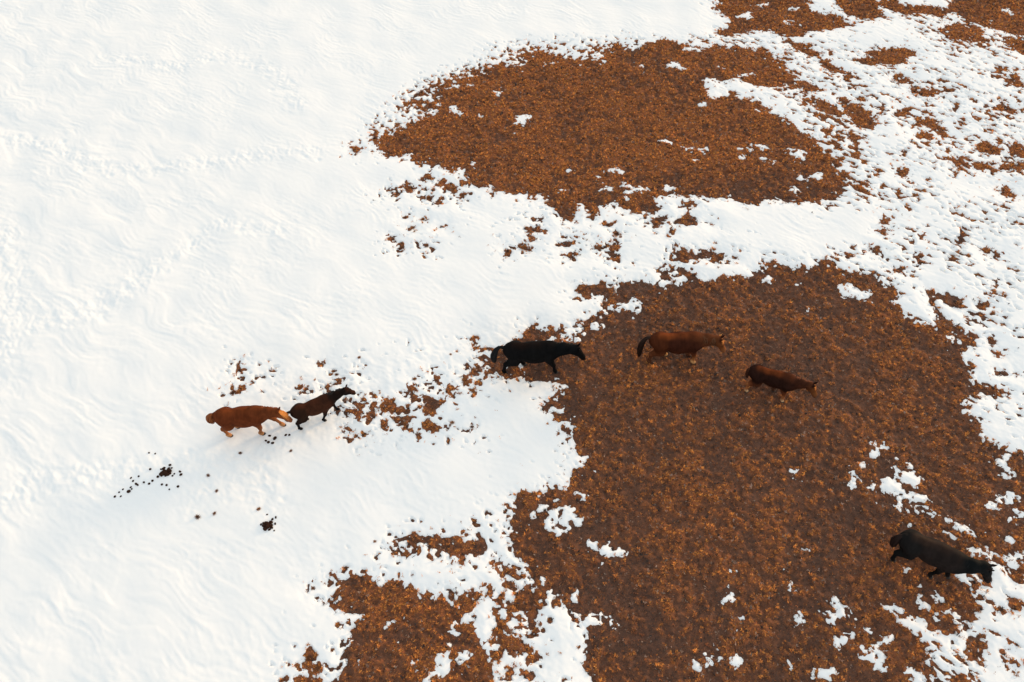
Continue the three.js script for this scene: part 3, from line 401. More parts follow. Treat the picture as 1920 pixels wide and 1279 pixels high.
{
  const colors = [];
  const soil = sheet(soilY, (s) => s > -0.22, (k, x, z) => {
    const t = rust(x, z), g = clump(x, z), v = 0.68 * (0.95 + 0.26 * noise(x / 0.22, z / 0.22, 64) + 0.2 * noise(x / 0.1, z / 0.1, 65));
    colors.push(v * mix(0.9, 1.5, t) * mix(1.0, 1.75, g), v * mix(0.9, 1.2, t) * mix(0.95, 1.4, g), v * mix(0.95, 0.9, t) * mix(0.9, 0.95, g));
  });
  shade(tag(meshOf(soil, colors, groundMat, 'ground'), 'rust brown frozen pasture showing through the snow', null, null, 'structure'));
}
{
  const white = sheet(snowY, (s) => s < 0.13);
  const { xs, zs, pos, nor, uv, index } = white, X1 = X0 + NX * CELL, Z1 = Z0 + NZ * CELL;
  for (let b = 0; b + 1 < zs.length; b++) for (let a = 0; a + 1 < xs.length; a++) {
    if (xs[a] >= X0 && xs[a + 1] <= X1 && zs[b] >= Z0 && zs[b + 1] <= Z1) continue;
    const o = pos.length / 3;
    for (const [x, z] of [[xs[a], zs[b]], [xs[a + 1], zs[b]], [xs[a], zs[b + 1]], [xs[a + 1], zs[b + 1]]]) { pos.push(x, 0.1, z); nor.push(0, 1, 0); uv.push(x, -z); }
    index.push(o, o + 2, o + 1, o + 1, o + 2, o + 3);
  }
  shade(tag(meshOf(white, null, snowMat, 'snow'), 'wind-packed white snow covering the left of the pasture', null, null, 'structure'));
}

// ---------------------------------------------------------------- dry grass
function blades(n, spread, height, width, seed, fan = 6.28) {           // thin bent blades, all round or in a fan
  const r = rng(seed), pos = [], nor = [], col = [], idx = [];
  for (let k = 0; k < n; k++) {
    const tv = 0.5 + 0.9 * r(), tg = 0.85 + 0.35 * r();
    const a = (r() - 0.5) * fan, L = spread * (0.5 + 0.7 * r()), h = height * (0.45 + 0.8 * r()), w = width * (0.7 + 0.6 * r()), c = Math.cos(a), s = Math.sin(a), tw = (r() - 0.5) * 0.9;
    const bx = c * L * 0.12 * r() + (r() - 0.5) * spread * 0.3, bz = s * L * 0.12 * r() + (r() - 0.5) * spread * 0.3, o = pos.length / 3;
    const pt = (t, side) => { const rr = L * t, y = h * (1.9 * t - 1.25 * t * t), ww = w * (1 - 0.75 * t) * side, cx = Math.cos(a + tw * t), sx = Math.sin(a + tw * t); pos.push(bx + cx * rr - sx * ww, y - 0.012 * (1 - t), bz + sx * rr + cx * ww); nor.push(-cx * 0.5, 0.75, -sx * 0.5); col.push(tv, tv * tg, tv * tg); };
    pt(0, 1); pt(0, -1); pt(0.45, 1); pt(0.45, -1); pt(1, 0.4);
    idx.push(o, o + 2, o + 1, o + 2, o + 3, o + 1, o + 2, o + 4, o + 3);
  }
  const g = new THREE.BufferGeometry();
  g.setAttribute('position', new THREE.Float32BufferAttribute(pos, 3)); g.setAttribute('normal', new THREE.Float32BufferAttribute(nor, 3)); g.setAttribute('color', new THREE.Float32BufferAttribute(col, 3)); g.setIndex(idx); return g;
}
const grassMat = new THREE.MeshStandardMaterial({ color: 0xffffff, vertexColors: true, roughness: 0.95, side: THREE.DoubleSide });
const grassTone = (r, t, c) => { // from earth brown through rust to straw
  const k = clamp(t + (r() - 0.5) * 0.7, 0, 1.15), v = 0.68 + 0.75 * r(), w = r();
  if (w < 0.07) return c.setRGB(v * 0.30, v * 0.19, v * 0.14);          // bleached stalks
  if (w < 0.16) return c.setRGB(v * 0.035, v * 0.027, v * 0.025);       // rotted, almost black
  return k < 0.5 ? c.setRGB(v * mix(0.085, 0.26, k * 2), v * mix(0.040, 0.084, k * 2), v * mix(0.026, 0.027, k * 2)) : c.setRGB(v * mix(0.25, 0.58, k * 2 - 1), v * mix(0.082, 0.215, k * 2 - 1), v * mix(0.026, 0.046, k * 2 - 1));
};
function sow(name, label, geos, spacing, chance, size, tone, seed) {
  const r = rng(seed), lists = geos.map(() => []), c = new THREE.Color();
  for (let z = Z0; z < Z0 + NZ * CELL; z += spacing) for (let x = -25.5; x < 25.5; x += spacing) {
    const px = x + (r() - 0.5) * spacing * 1.3, pz = z + (r() - 0.5) * spacing * 1.3, u = r(), v = r(), w = r(), g = Math.floor(r() * geos.length);
    if (!fineAt(px, pz)) continue;
    const s = at(S, px, pz); if (s < -0.16 || u > chance(px, pz, s) * (s < 0 ? 0.6 * Math.exp(s / 0.07) : 1)) continue;
    lists[g].push([px, at(soilY, px, pz), pz, v * Math.PI * 2, size(w, px, pz, s), tone(px, pz, s)]);
  }
  const root = new THREE.Group(); root.name = name; scene.add(root); tag(root, label, 'grass', null, 'stuff');
  const M = new THREE.Matrix4(), q = new THREE.Quaternion(), e = new THREE.Euler();
  geos.forEach((g, n) => {
    const im = new THREE.InstancedMesh(g, grassMat, lists[n].length); im.name = 'grass_blades'; im.userData.kind = 'stuff';
    lists[n].forEach(([x, y, z, a, k, t], i) => { e.set((r() - 0.5) * 0.3, a, (r() - 0.5) * 0.3); M.compose(new THREE.Vector3(x, y, z), q.setFromEuler(e), new THREE.Vector3(k, k * (0.8 + 0.4 * r()), k)); im.setMatrixAt(i, M); im.setColorAt(i, grassTone(r, t, c)); });
    root.add(im);
  });
  console.log(name, lists.map((l) => l.length).join(' '));
  return shade(root);
}
sow('dry_grass', 'rusty dry grass tufts covering the bare pasture', [blades(13, 0.06, 0.095, 0.0085, 1, 3.0), blades(11, 0.055, 0.11, 0.009, 2, 2.2), blades(15, 0.065, 0.08, 0.008, 3), blades(7, 0.08, 0.07, 0.009, 6, 1.6), blades(9, 0.05, 0.06, 0.009, 8)], 0.062,
  (x, z) => 0.05 + 0.75 * clump(x, z), (w) => 0.42 + 0.65 * w * w, (x, z, s) => 0.26 + 0.38 * rust(x, z) + 0.36 * clump(x, z) + 0.15 * Math.exp(-s / 0.3), 21);
sow('short_turf', 'short brown grazed turf between the grass tufts', [blades(5, 0.05, 0.028, 0.0075, 4), blades(4, 0.065, 0.022, 0.008, 5, 2), blades(6, 0.04, 0.03, 0.007, 7)], 0.056,
  () => 0.7, (w) => 0.55 + 0.8 * w, (x, z) => -0.02 + 0.5 * rust(x, z) + 0.2 * clump(x, z) + 0.2 * noise(x * 9, z * 9, 73), 22);

// single tufts standing in open snow
const TUFTS = [
  [-7.98,.83,0.1,0], [-7.91,1.05,0.1,0], [-7.81,1.3,0.08,0], [-7.94,1.83,0.12,0], [-7.74,1.7,0.08,0], [-7.14,1.29,0.1,0], [-6.07,1.65,0.13,1], [-5.53,.81,0.08,1],
  [-5.07,1.2,0.11,1], [-5.83,1.61,0.08,1], [-8.09,5.59,0.14,2], [-7.67,5.5,0.1,2], [-7.75,4.86,0.09,2], [-8.06,4.43,0.1,2], [-7.33,3.77,0.1,2], [-6.56,5.37,0.11,2],
  [-5.99,3.69,0.09,2], [-2.84,-5.94,0.2,3], [-3.48,-6.42,0.18,3], [-2.01,-6.37,0.18,3], [-3.29,-4.56,0.17,3], [-2.77,-3.75,0.15,3], [-3.59,-3.7,0.14,3], [-3.88,-4.07,0.14,3],
  [-2.96,-4.95,0.13,3], [-3.55,-5.02,0.1,3], [-2.34,-4.61,0.1,3], [-4.94,-8.91,0.2,4], [-5.61,-8.32,0.17,4], [-3.43,-11.45,0.22,4], [-3.91,1.88,0.13,5], [-2.81,1.34,0.12,5],
  [-1.66,2.78,0.12,5], [-1.11,2.91,0.11,5], [-1.11,1.75,0.13,5], [-1.8,.51,0.08,5], [-4.47,.64,0.1,5], [-1.38,1.38,0.15,5], [-.99,.94,0.13,5], [-4.88,7.4,0.12,6],
  [-4.77,9.07,0.14,6], [-4.51,9.3,0.12,6], [-3.47,6.23,0.08,6], [.35,-3.68,0.2,7], [-.14,-3.52,0.14,7], [2.71,-3.72,0.14,7], [3.44,-4.26,0.17,7], [3.17,-4.66,0.13,7]];
const tuftGeo = [1, 2, 3].map((k) => { const g = blades(70, 0.9, 0.55, 0.06, 30 + k); const h = blades(40, 0.5, 0.9, 0.055, 40 + k); return mergeGeometries([g, h]); });
const tuftMats = [[0.20, 0.075, 0.028], [0.30, 0.115, 0.036], [0.13, 0.05, 0.024]].map((c) => new THREE.MeshStandardMaterial({ color: new THREE.Color().setRGB(...c), vertexColors: true, roughness: 0.95, side: THREE.DoubleSide }));
const tuftWhere = ['above the flaxen chestnut horse', 'just above the young bay horse', 'in trodden snow below the flaxen chestnut', 'below the upper bare patch', 'left of the upper bare patch', 'between young bay and black horse', 'beside the lower left bare patch', 'between the two large bare patches'];
const tuftGroup = ['tufts above the flaxen horse', 'tufts above the young bay', 'tufts below the flaxen horse', 'tufts below the upper patch', 'tufts left of the upper patch', 'tufts behind the black horse', 'tufts by the lower left patch', 'tufts between the bare patches'];
{
  const r = rng(77);
  TUFTS.forEach((e, i) => {
    const [x, z, k, g] = e;
    const m = new THREE.Mesh(tuftGeo[i % 3], tuftMats[Math.floor(r() * 3)]); m.name = numbered('grass_tuft');
    m.position.set(x, groundAt(x, z) - 0.01, z); m.rotation.y = r() * 6.28; m.scale.set(k * 0.7, k * 0.9, k * 0.6);
    scene.add(shade(tag(m, `rusty grass tuft ${tuftWhere[g]}, ${nth(rank(TUFTS, g)(e))} there`, 'grass tuft', tuftGroup[g])));
  });
}

// ---------------------------------------------------------------- horses
// a body is the smooth union of tapered capsules and ellipsoids, meshed as one surface
const cap = (a, b, ra, rb, k, c) => ({ a, b, ra, rb, k, c, d: [b[0] - a[0], b[1] - a[1], b[2] - a[2]], l2: (b[0] - a[0]) ** 2 + (b[1] - a[1]) ** 2 + (b[2] - a[2]) ** 2 });
const ell = (o, r, k, c) => ({ o, r, k, c });
function distTo(p, x, y, z) {
  if (p.r) {
    const u = x - p.o[0], v = y - p.o[1], w = z - p.o[2], k0 = Math.hypot(u / p.r[0], v / p.r[1], w / p.r[2]), k1 = Math.hypot(u / p.r[0] ** 2, v / p.r[1] ** 2, w / p.r[2] ** 2);
    return k1 < 1e-6 ? -Math.min(...p.r) : k0 * (k0 - 1) / k1;
  }
  const u = x - p.a[0], v = y - p.a[1], w = z - p.a[2], t = clamp((u * p.d[0] + v * p.d[1] + w * p.d[2]) / p.l2, 0, 1);
  return Math.hypot(u - t * p.d[0], v - t * p.d[1], w - t * p.d[2]) - mix(p.ra, p.rb, t);
}
function field(prims, x, y, z) {
  let d = 9;
  for (const p of prims) { const e = distTo(p, x, y, z), h = Math.max(p.k - Math.abs(d - e), 0) / p.k; d = Math.min(d, e) - h * h * p.k * 0.25; }
  return d;
}
function netMesh(prims, lo, hi, cell, colorAt) {                        // naive surface nets
  const n = [0, 1, 2].map((q) => Math.ceil((hi[q] - lo[q]) / cell / 4) * 4 + 1), [nx, ny, nz] = n, F = new Float32Array(nx * ny * nz).fill(1), at3 = (i, j, k) => (k * ny + j) * nx + i;
  for (let k = 0; k < nz - 1; k += 4) for (let j = 0; j < ny - 1; j += 4) for (let i = 0; i < nx - 1; i += 4) {
    const d = field(prims, lo[0] + (i + 2) * cell, lo[1] + (j + 2) * cell, lo[2] + (k + 2) * cell);
    const far = Math.abs(d) > cell * 6.5;
    for (let c = k; c <= k + 4; c++) for (let b = j; b <= j + 4; b++) for (let a = i; a <= i + 4; a++) { const q = at3(a, b, c); if (far) { if (F[q] === 1) F[q] = d; } else F[q] = field(prims, lo[0] + a * cell, lo[1] + b * cell, lo[2] + c * cell); }
  }
  const id = new Int32Array(nx * ny * nz).fill(-1), pos = [], nor = [], col = [], idx = [];
  const E = [[0, 1], [2, 3], [4, 5], [6, 7], [0, 2], [1, 3], [4, 6], [5, 7], [0, 4], [1, 5], [2, 6], [3, 7]];
  for (let k = 0; k < nz - 1; k++) for (let j = 0; j < ny - 1; j++) for (let i = 0; i < nx - 1; i++) {
    const v = [0, 1, 2, 3, 4, 5, 6, 7].map((q) => F[at3(i + (q & 1), j + (q >> 1 & 1), k + (q >> 2))]); let m = 0;
    for (let q = 0; q < 8; q++) if (v[q] < 0) m++;
    if (!m || m === 8) continue;
    let sx = 0, sy = 0, sz = 0, c = 0;
    for (const [p, q] of E) if ((v[p] < 0) !== (v[q] < 0)) { const t = v[p] / (v[p] - v[q]); sx += mix(p & 1, q & 1, t); sy += mix(p >> 1 & 1, q >> 1 & 1, t); sz += mix(p >> 2, q >> 2, t); c++; }
    const x = lo[0] + (i + sx / c) * cell, y = lo[1] + (j + sy / c) * cell, z = lo[2] + (k + sz / c) * cell, e = 0.006, g = new THREE.Vector3(field(prims, x + e, y, z) - field(prims, x - e, y, z), field(prims, x, y + e, z) - field(prims, x, y - e, z), field(prims, x, y, z + e) - field(prims, x, y, z - e)).normalize();
    id[at3(i, j, k)] = pos.length / 3; pos.push(x, y, z); nor.push(g.x, g.y, g.z); col.push(...colorAt(x, y, z));
  }
  const q4 = (a, b, c, d, flip) => { if (a < 0 || b < 0 || c < 0 || d < 0) return; if (flip) idx.push(a, c, b, a, d, c); else idx.push(a, b, c, a, c, d); };
  for (let k = 1; k < nz - 1; k++) for (let j = 1; j < ny - 1; j++) for (let i = 1; i < nx - 1; i++) {
    const s = F[at3(i, j, k)] < 0;
    if (s !== F[at3(i + 1, j, k)] < 0) q4(id[at3(i, j - 1, k - 1)], id[at3(i, j, k - 1)], id[at3(i, j, k)], id[at3(i, j - 1, k)], !s);
    if (s !== F[at3(i, j + 1, k)] < 0) q4(id[at3(i - 1, j, k - 1)], id[at3(i - 1, j, k)], id[at3(i, j, k)], id[at3(i, j, k - 1)], !s);
    if (s !== F[at3(i, j, k + 1)] < 0) q4(id[at3(i - 1, j - 1, k)], id[at3(i, j - 1, k)], id[at3(i, j, k)], id[at3(i - 1, j, k)], !s);
  }
  const geo = new THREE.BufferGeometry();
  geo.setAttribute('position', new THREE.Float32BufferAttribute(pos, 3)); geo.setAttribute('normal', new THREE.Float32BufferAttribute(nor, 3)); geo.setAttribute('color', new THREE.Float32BufferAttribute(col, 3)); geo.setIndex(idx);
  return geo;
}
function lock(pts, w0, w1, w2, seg = 6) {                               // one lock of hair: a thin tapering tube through pts
  const cv = new THREE.CatmullRomCurve3(pts.map((p) => new THREE.Vector3(...p))), pos = [], nor = [], idx = [], up = new THREE.Vector3(0.3, 0.2, 1).normalize();
  for (let s = 0; s <= seg; s++) {
    const t = s / seg, p = cv.getPoint(t), tn = cv.getTangent(t), a = new THREE.Vector3().crossVectors(tn, up).normalize(), b = new THREE.Vector3().crossVectors(tn, a), w = t < 0.5 ? mix(w0, w1, t * 2) : mix(w1, w2, t * 2 - 1);
    for (let q = 0; q < 4; q++) { const an = q * Math.PI / 2, v = a.clone().multiplyScalar(Math.cos(an)).addScaledVector(b, Math.sin(an)); pos.push(p.x + v.x * w, p.y + v.y * w, p.z + v.z * w); nor.push(v.x, v.y, v.z); }
    if (s) for (let q = 0; q < 4; q++) { const o = s * 4, n = (q + 1) % 4; idx.push(o - 4 + q, o - 4 + n, o + q, o - 4 + n, o + n, o + q); }
  }
  const g = new THREE.BufferGeometry(); g.setAttribute('position', new THREE.Float32BufferAttribute(pos, 3)); g.setAttribute('normal', new THREE.Float32BufferAttribute(nor, 3)); g.setIndex(idx); return g;
}
const lin = (c) => new THREE.Color().setRGB(...c);
const hoofGeo = (() => { const g = new THREE.LatheGeometry([[0, 0.075], [0.042, 0.075], [0.048, 0.06], [0.062, 0.004], [0.058, 0], [0, 0]].map(([x, y]) => new THREE.Vector2(x, y)), 14); g.scale(1.1, 1, 0.95); return g; })();
const eyeGeo = new THREE.SphereGeometry(0.021, 12, 8);
const eyeMat = new THREE.MeshStandardMaterial({ color: 0x090605, roughness: 0.15 });

function horse(spec) {
  const { where: [gx, gz], turn, size, label } = spec, root = new THREE.Group(); root.name = numbered('horse'); scene.add(root);
  const rot = turn * Math.PI / 180, y0 = groundAt(gx, gz) - 0.015; root.position.set(gx, y0, gz); root.rotation.y = rot; root.scale.set(size, size * 0.88, size);
  tag(root, label, 'horse', 'horses walking in a loose file');
  const under = (px, pz) => { const [lx, lz] = bendTo(px, pz), wx = gx + size * (lx * Math.cos(rot) + lz * Math.sin(rot)), wz = gz + size * (-lx * Math.sin(rot) + lz * Math.cos(rot)); return (groundAt(wx, wz) - 0.018 - y0) / (size * 0.88); };
  const K = spec.flex ?? 0, bendTo = (x, z) => { const t = K * x; return K ? [Math.sin(t) / K - z * Math.sin(t), (1 - Math.cos(t)) / K + z * Math.cos(t)] : [x, z]; };
  const flexed = (g) => { // curve the whole animal sideways along its spine
    if (!K) return g; const p = g.attributes.position, n = g.attributes.normal;
    for (let i = 0; i < p.count; i++) { const x = p.getX(i), [X, Z] = bendTo(x, p.getZ(i)), c = Math.cos(K * x), d = Math.sin(K * x), nx = n.getX(i), nz = n.getZ(i); p.setX(i, X); p.setZ(i, Z); n.setX(i, nx * c - nz * d); n.setZ(i, nx * d + nz * c); }
    return g;
  };
  const C = spec.coat, fat = spec.fat ?? 1, prims = [], add = (p) => prims.push(p);
  // trunk
  add(ell([0.0, 0.985, 0], [0.52, 0.32 * fat, 0.275 * fat], 0.10, 'body'));
  add(ell([0.0, 0.855, 0], [0.36, 0.265 * fat, 0.25 * fat], 0.10, 'belly'));
  add(ell([0.34, 1.03, 0], [0.32, 0.33, 0.22], 0.14, 'body'));
  add(ell([-0.55, 1.06, 0], [0.29, 0.27, 0.24], 0.14, 'rump'));
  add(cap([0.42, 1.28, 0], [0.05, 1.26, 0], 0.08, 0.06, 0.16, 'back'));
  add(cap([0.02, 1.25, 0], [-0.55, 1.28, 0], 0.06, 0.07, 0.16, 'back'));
  // neck: a crest and a throat line, bent towards the poll
  const np = spec.neck[0] * Math.PI / 180, ny = spec.neck[1] * Math.PI / 180, hp = spec.head[0] * Math.PI / 180, hy = spec.head[1] * Math.PI / 180, NL = spec.neckLength ?? 0.60, nf = spec.neckFat ?? 0.95;
  const dir = (p, y) => [Math.cos(p) * Math.cos(y), Math.sin(p), Math.cos(p) * Math.sin(y)], go = (o, d, l) => [o[0] + d[0] * l, o[1] + d[1] * l, o[2] + d[2] * l];
  const nd = dir(np, ny), nd1 = dir(np * 0.8, ny * 0.5), hd = dir(hp, hy), root0 = [0.44, 1.20, 0];
  const mid = go(root0, nd1, NL * 0.55), poll = go(mid, nd, NL * 0.5);
  const low = [nd[1], -nd[0], 0], dn = (p, l) => [p[0] + Math.sin(np) * l, p[1] - Math.cos(np) * l, p[2]];
  add(cap([0.36, 1.22, 0], dn(mid, -0.06), 0.14, 0.105 * nf, 0.14, 'neck'));
  add(cap(dn(mid, -0.06), dn(poll, -0.01), 0.105 * nf, 0.085 * nf, 0.08, 'neck'));
  add(cap([0.50, 1.02, 0], dn(mid, 0.12 * nf), 0.20, 0.135 * nf, 0.16, 'neck'));
  add(cap(dn(mid, 0.12 * nf), dn(poll, 0.11 * nf), 0.135 * nf, 0.095 * nf, 0.10, 'neck'));
  // head
  const cheek = go(poll, hd, 0.15), nose = go(poll, hd, 0.46), muz = go(poll, hd, 0.55), hdn = [Math.sin(hp) * Math.cos(hy), -Math.cos(hp), Math.sin(hp) * Math.sin(hy)], off = (p, l) => go(p, hdn, l);
  const side = [-Math.sin(hy), 0, Math.cos(hy)], sd = (p, l) => go(p, side, l);
  add(cap(off(poll, 0.02), go(poll, hd, 0.2), 0.095, 0.092, 0.08, 'head'));
  add(cap(off(cheek, 0.10), go(off(cheek, 0.06), hd, 0.10), 0.105, 0.078, 0.06, 'head'));
  add(cap(go(poll, hd, 0.18), nose, 0.086, 0.064, 0.06, 'face'));
  add(cap(off(go(poll, hd, 0.2), 0.07), off(nose, 0.055), 0.065, 0.05, 0.05, 'head'));
  add(cap(off(nose, 0.02), off(muz, 0.045), 0.07, 0.058, 0.05, 'muzzle'));
  for (const s of [-1, 1]) {
    add(cap(sd(off(muz, 0.0), s * 0.03), sd(go(off(muz, 0.005), hd, 0.012), s * 0.034), 0.026, 0.024, 0.03, 'muzzle'));
    add(cap(sd(go(off(poll, -0.02), hd, 0.10), s * 0.058), sd(go(off(poll, 0.0), hd, 0.19), s * 0.056), 0.028, 0.028, 0.03, 'head'));
    const eb = sd(off(poll, -0.06), s * 0.05), et = sd([eb[0] - hdn[0] * 0.12 - hd[0] * 0.02, eb[1] - hdn[1] * 0.10 + 0.12, eb[2] - hdn[2] * 0.12], s * 0.03), em = [mix(eb[0], et[0], 0.5), mix(eb[1], et[1], 0.5), mix(eb[2], et[2], 0.5)];
    add(cap(eb, em, 0.026, 0.030, 0.03, 'ear')); add(cap(em, et, 0.030, 0.008, 0.012, 'ear'));
  }
  // legs
  const hooves = [];
  spec.legs.forEach(([hx, lift, foot = 'sock'], n) => {
    const s = n % 2 ? 1 : -1, front = n < 2, hz = s * (front ? 0.13 : 0.14), fl = under(hx, hz) + lift;
    if (front) {
      const dx = hx - 0.38, sh = [0.40 + dx * 0.10, 1.0, s * 0.13], el = [0.35 + dx * 0.30, 0.76, s * 0.145], ft = [hx - 0.035, fl + 0.135, hz], kn = [mix(el[0], ft[0], 0.50) + 0.035 + lift * 0.5, mix(el[1], ft[1], 0.50) + lift * 0.2, s * 0.138], ho = [hx + 0.005, fl + 0.055, hz];
      add(cap(sh, el, 0.155, 0.105, 0.06, 'body')); add(cap(el, kn, 0.105, 0.064, 0.05, 'upper')); add(cap(kn, kn.map((v, q) => mix(v, ft[q], 0.12)), 0.059, 0.05, 0.03, foot === 'sock' ? 'shin' : foot)); add(cap(kn, ft, 0.046, 0.042, 0.03, foot === 'sock' ? 'shin' : foot)); add(cap(ft, ho, 0.050, 0.047, 0.03, foot));
      if (spec.feather) add(cap([ft[0] - 0.03, ft[1] - 0.01, ft[2]], [ho[0] - 0.03, ho[1] + 0.02, ho[2]], 0.05, 0.055, 0.04, foot));
    } else {
      const dx = hx + 0.58, hip = [-0.52 + dx * 0.06, 1.02, s * 0.12], st = [-0.46 + dx * 0.28, 0.75, s * 0.15], hk = [-0.68 + dx * (dx < 0 ? 0.4 : 0.68), 0.50 + fl * 0.5 + lift * 0.4, s * 0.14], ft = [hx - 0.04, fl + 0.135, hz], ho = [hx + 0.005, fl + 0.055, hz];
      add(cap(hip, st, 0.195, 0.15, 0.07, 'rump')); add(cap(st, hk, 0.15, 0.074, 0.07, 'upper')); add(cap([hk[0] - 0.03, hk[1] + 0.045, hk[2]], hk, 0.035, 0.052, 0.03, foot === 'sock' ? 'shin' : foot)); add(cap(hk, ft, 0.053, 0.044, 0.03, foot === 'sock' ? 'shin' : foot)); add(cap(ft, ho, 0.052, 0.049, 0.03, foot));
      if (spec.feather) add(cap([ft[0] - 0.03, ft[1] - 0.01, ft[2]], [ho[0] - 0.03, ho[1] + 0.02, ho[2]], 0.05, 0.055, 0.04, foot));
    }
    hooves.push([hx + 0.012, fl, hz]);
  });
  add(cap([-0.74, 1.24, 0], [-0.86, 1.18, 0], 0.06, 0.035, 0.05, 'rump'));
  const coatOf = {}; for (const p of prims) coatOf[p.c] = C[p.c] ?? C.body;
  const box = [[1e9, 1e9, 1e9], [-1e9, -1e9, -1e9]];
  for (const p of prims) for (let q = 0; q < 3; q++) { const a = p.r ? p.o[q] - p.r[q] : Math.min(p.a[q] - p.ra, p.b[q] - p.rb), b = p.r ? p.o[q] + p.r[q] : Math.max(p.a[q] + p.ra, p.b[q] + p.rb); box[0][q] = Math.min(box[0][q], a - 0.09); box[1][q] = Math.max(box[1][q], b + 0.09); }
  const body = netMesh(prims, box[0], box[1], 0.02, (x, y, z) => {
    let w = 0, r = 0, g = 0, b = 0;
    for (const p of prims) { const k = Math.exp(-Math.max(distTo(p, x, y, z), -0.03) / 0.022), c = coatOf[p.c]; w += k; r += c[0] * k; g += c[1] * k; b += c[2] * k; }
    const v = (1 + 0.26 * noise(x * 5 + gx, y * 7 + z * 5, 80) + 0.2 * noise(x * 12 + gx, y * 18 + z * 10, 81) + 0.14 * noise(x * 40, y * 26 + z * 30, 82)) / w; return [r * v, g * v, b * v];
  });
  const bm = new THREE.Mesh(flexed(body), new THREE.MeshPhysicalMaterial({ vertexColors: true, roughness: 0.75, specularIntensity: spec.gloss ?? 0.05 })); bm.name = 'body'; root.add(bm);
  // hooves and eyes
  const hm = new THREE.MeshStandardMaterial({ color: lin(spec.hoof ?? [0.03, 0.025, 0.022]), roughness: 0.6 });
  for (const [x, y, z] of hooves) { const h = new THREE.Mesh(hoofGeo, hm); h.name = 'hoof'; { const [X, Z] = bendTo(x, z); h.position.set(X, y, Z); } root.add(h); }
  for (const s of [-1, 1]) { const e = new THREE.Mesh(eyeGeo, eyeMat); e.name = 'eye'; { const q = sd(go(off(poll, -0.005), hd, 0.15), s * 0.078), [X, Z] = bendTo(q[0], q[2]); e.position.set(X, q[1], Z); } root.add(e); }
  // mane, forelock, tail
  const r = rng(spec.seed), part = (name, list, color) => { const m = new THREE.Mesh(flexed(mergeGeometries(list)), new THREE.MeshPhysicalMaterial({ color: lin(color), roughness: 0.6, specularIntensity: 0.2 })); m.name = name; root.add(m); };
  const ms = spec.maneSide ?? 1, mane = [], crest = [[0.36, 1.385, 0], dn(mid, -0.135), dn(poll, -0.075)].map((p) => new THREE.Vector3(...p)), cc = new THREE.CatmullRomCurve3(crest);
  for (let n = 0; n < 64; n++) { const t = 0.05 + 0.95 * r(), p = cc.getPoint(t), l = (spec.mane ?? 0.24) * (0.6 + 0.6 * r()), o = ms * (0.075 + 0.04 * r()) * (1.25 - 0.35 * t), f = (r() - 0.5) * 0.06; mane.push(lock([[p.x, p.y - 0.01, p.z - ms * 0.01], [p.x + f * 0.3, p.y + 0.004, p.z + o * 0.45], [p.x + f, p.y - l * 0.45, p.z + o * 1.25], [p.x + f * 1.6, p.y - l, p.z + o * 1.3]], 0.013, 0.014, 0.003, 5)); }
  part('mane', mane, C.mane);
  const fore = [];
  for (let n = 0; n < (spec.foreCount ?? 22); n++) { const o = (r() - 0.5) * 2, l = (spec.forelock ?? 0.2) * (0.6 + 0.5 * r()), b = sd(off(poll, -0.085), o * 0.03); fore.push(lock([b, sd(go(off(poll, -0.115), hd, l * 0.35), o * (spec.foreWide ?? 0.05)), sd(go(off(poll, -0.085 + Math.abs(o) * (spec.foreWide ?? 0.05) * 0.6), hd, l), o * 1.2 * (spec.foreWide ?? 0.05))], 0.011, 0.013, 0.003, 4)); }
  part('forelock', fore, C.forelock ?? C.mane);
  const tail = [], T = spec.tail;
  for (let n = 0; n < 70; n++) { const a = r() * 6.28, q = Math.sqrt(r()), l = 0.75 + 0.3 * r(); tail.push(lock(T.map(([x, y, z, w], i) => { const k = i / (T.length - 1), e = i === T.length - 1 ? l : 1, pz = T[i - 1] ?? T[i]; return [mix(pz[0], x, e) + Math.cos(a) * q * w, mix(pz[1], y, e), mix(pz[2], z, e) + Math.sin(a) * q * w]; }), 0.016, 0.019, 0.004, 8)); }
  part('tail', tail, C.tail);
  return shade(root);
}
const hangTail = (back, len, bush, sway = 0) => [[-0.80, 1.24, 0, 0.02], [-0.88 - back * 0.5, 1.20, 0, 0.04], [-0.93 - back, 1.24 - len * 0.45, sway * 0.5, bush], [-0.92 - back * 1.1, 1.24 - len * 0.8, sway * 0.9, bush * 0.85], [-0.90 - back * 1.2, 1.24 - len, sway, bush * 0.4]];

horse({ where: [-7.16, 3.08], turn: 4, size: 0.94, seed: 1, fat: 1.07, neck: [4, 6], head: [-50, 16], neckLength: 0.52, legs: [[0.92, 0], [0.34, 0], [-0.40, 0.02], [-0.58, 0]], feather: true, maneSide: -1, mane: 0.2, forelock: 0.40, foreCount: 64, foreWide: 0.07, tail: hangTail(0.02, 0.55, 0.11), hoof: [0.03, 0.02, 0.018],
  label: 'flaxen chestnut horse with blond forelock and pale feathered legs, on the snow',
  coat: { body: [0.10, 0.024, 0.008], back: [0.135, 0.032, 0.009], belly: [0.12, 0.030, 0.009], neck: [0.10, 0.026, 0.009], head: [0.14, 0.038, 0.012], face: [0.20, 0.06, 0.018], upper: [0.17, 0.05, 0.017], shin: [0.24, 0.085, 0.03], sock: [0.44, 0.21, 0.09], muzzle: [0.26, 0.09, 0.04], mane: [0.20, 0.06, 0.02], forelock: [0.50, 0.19, 0.045], tail: [0.22, 0.066, 0.02] } });
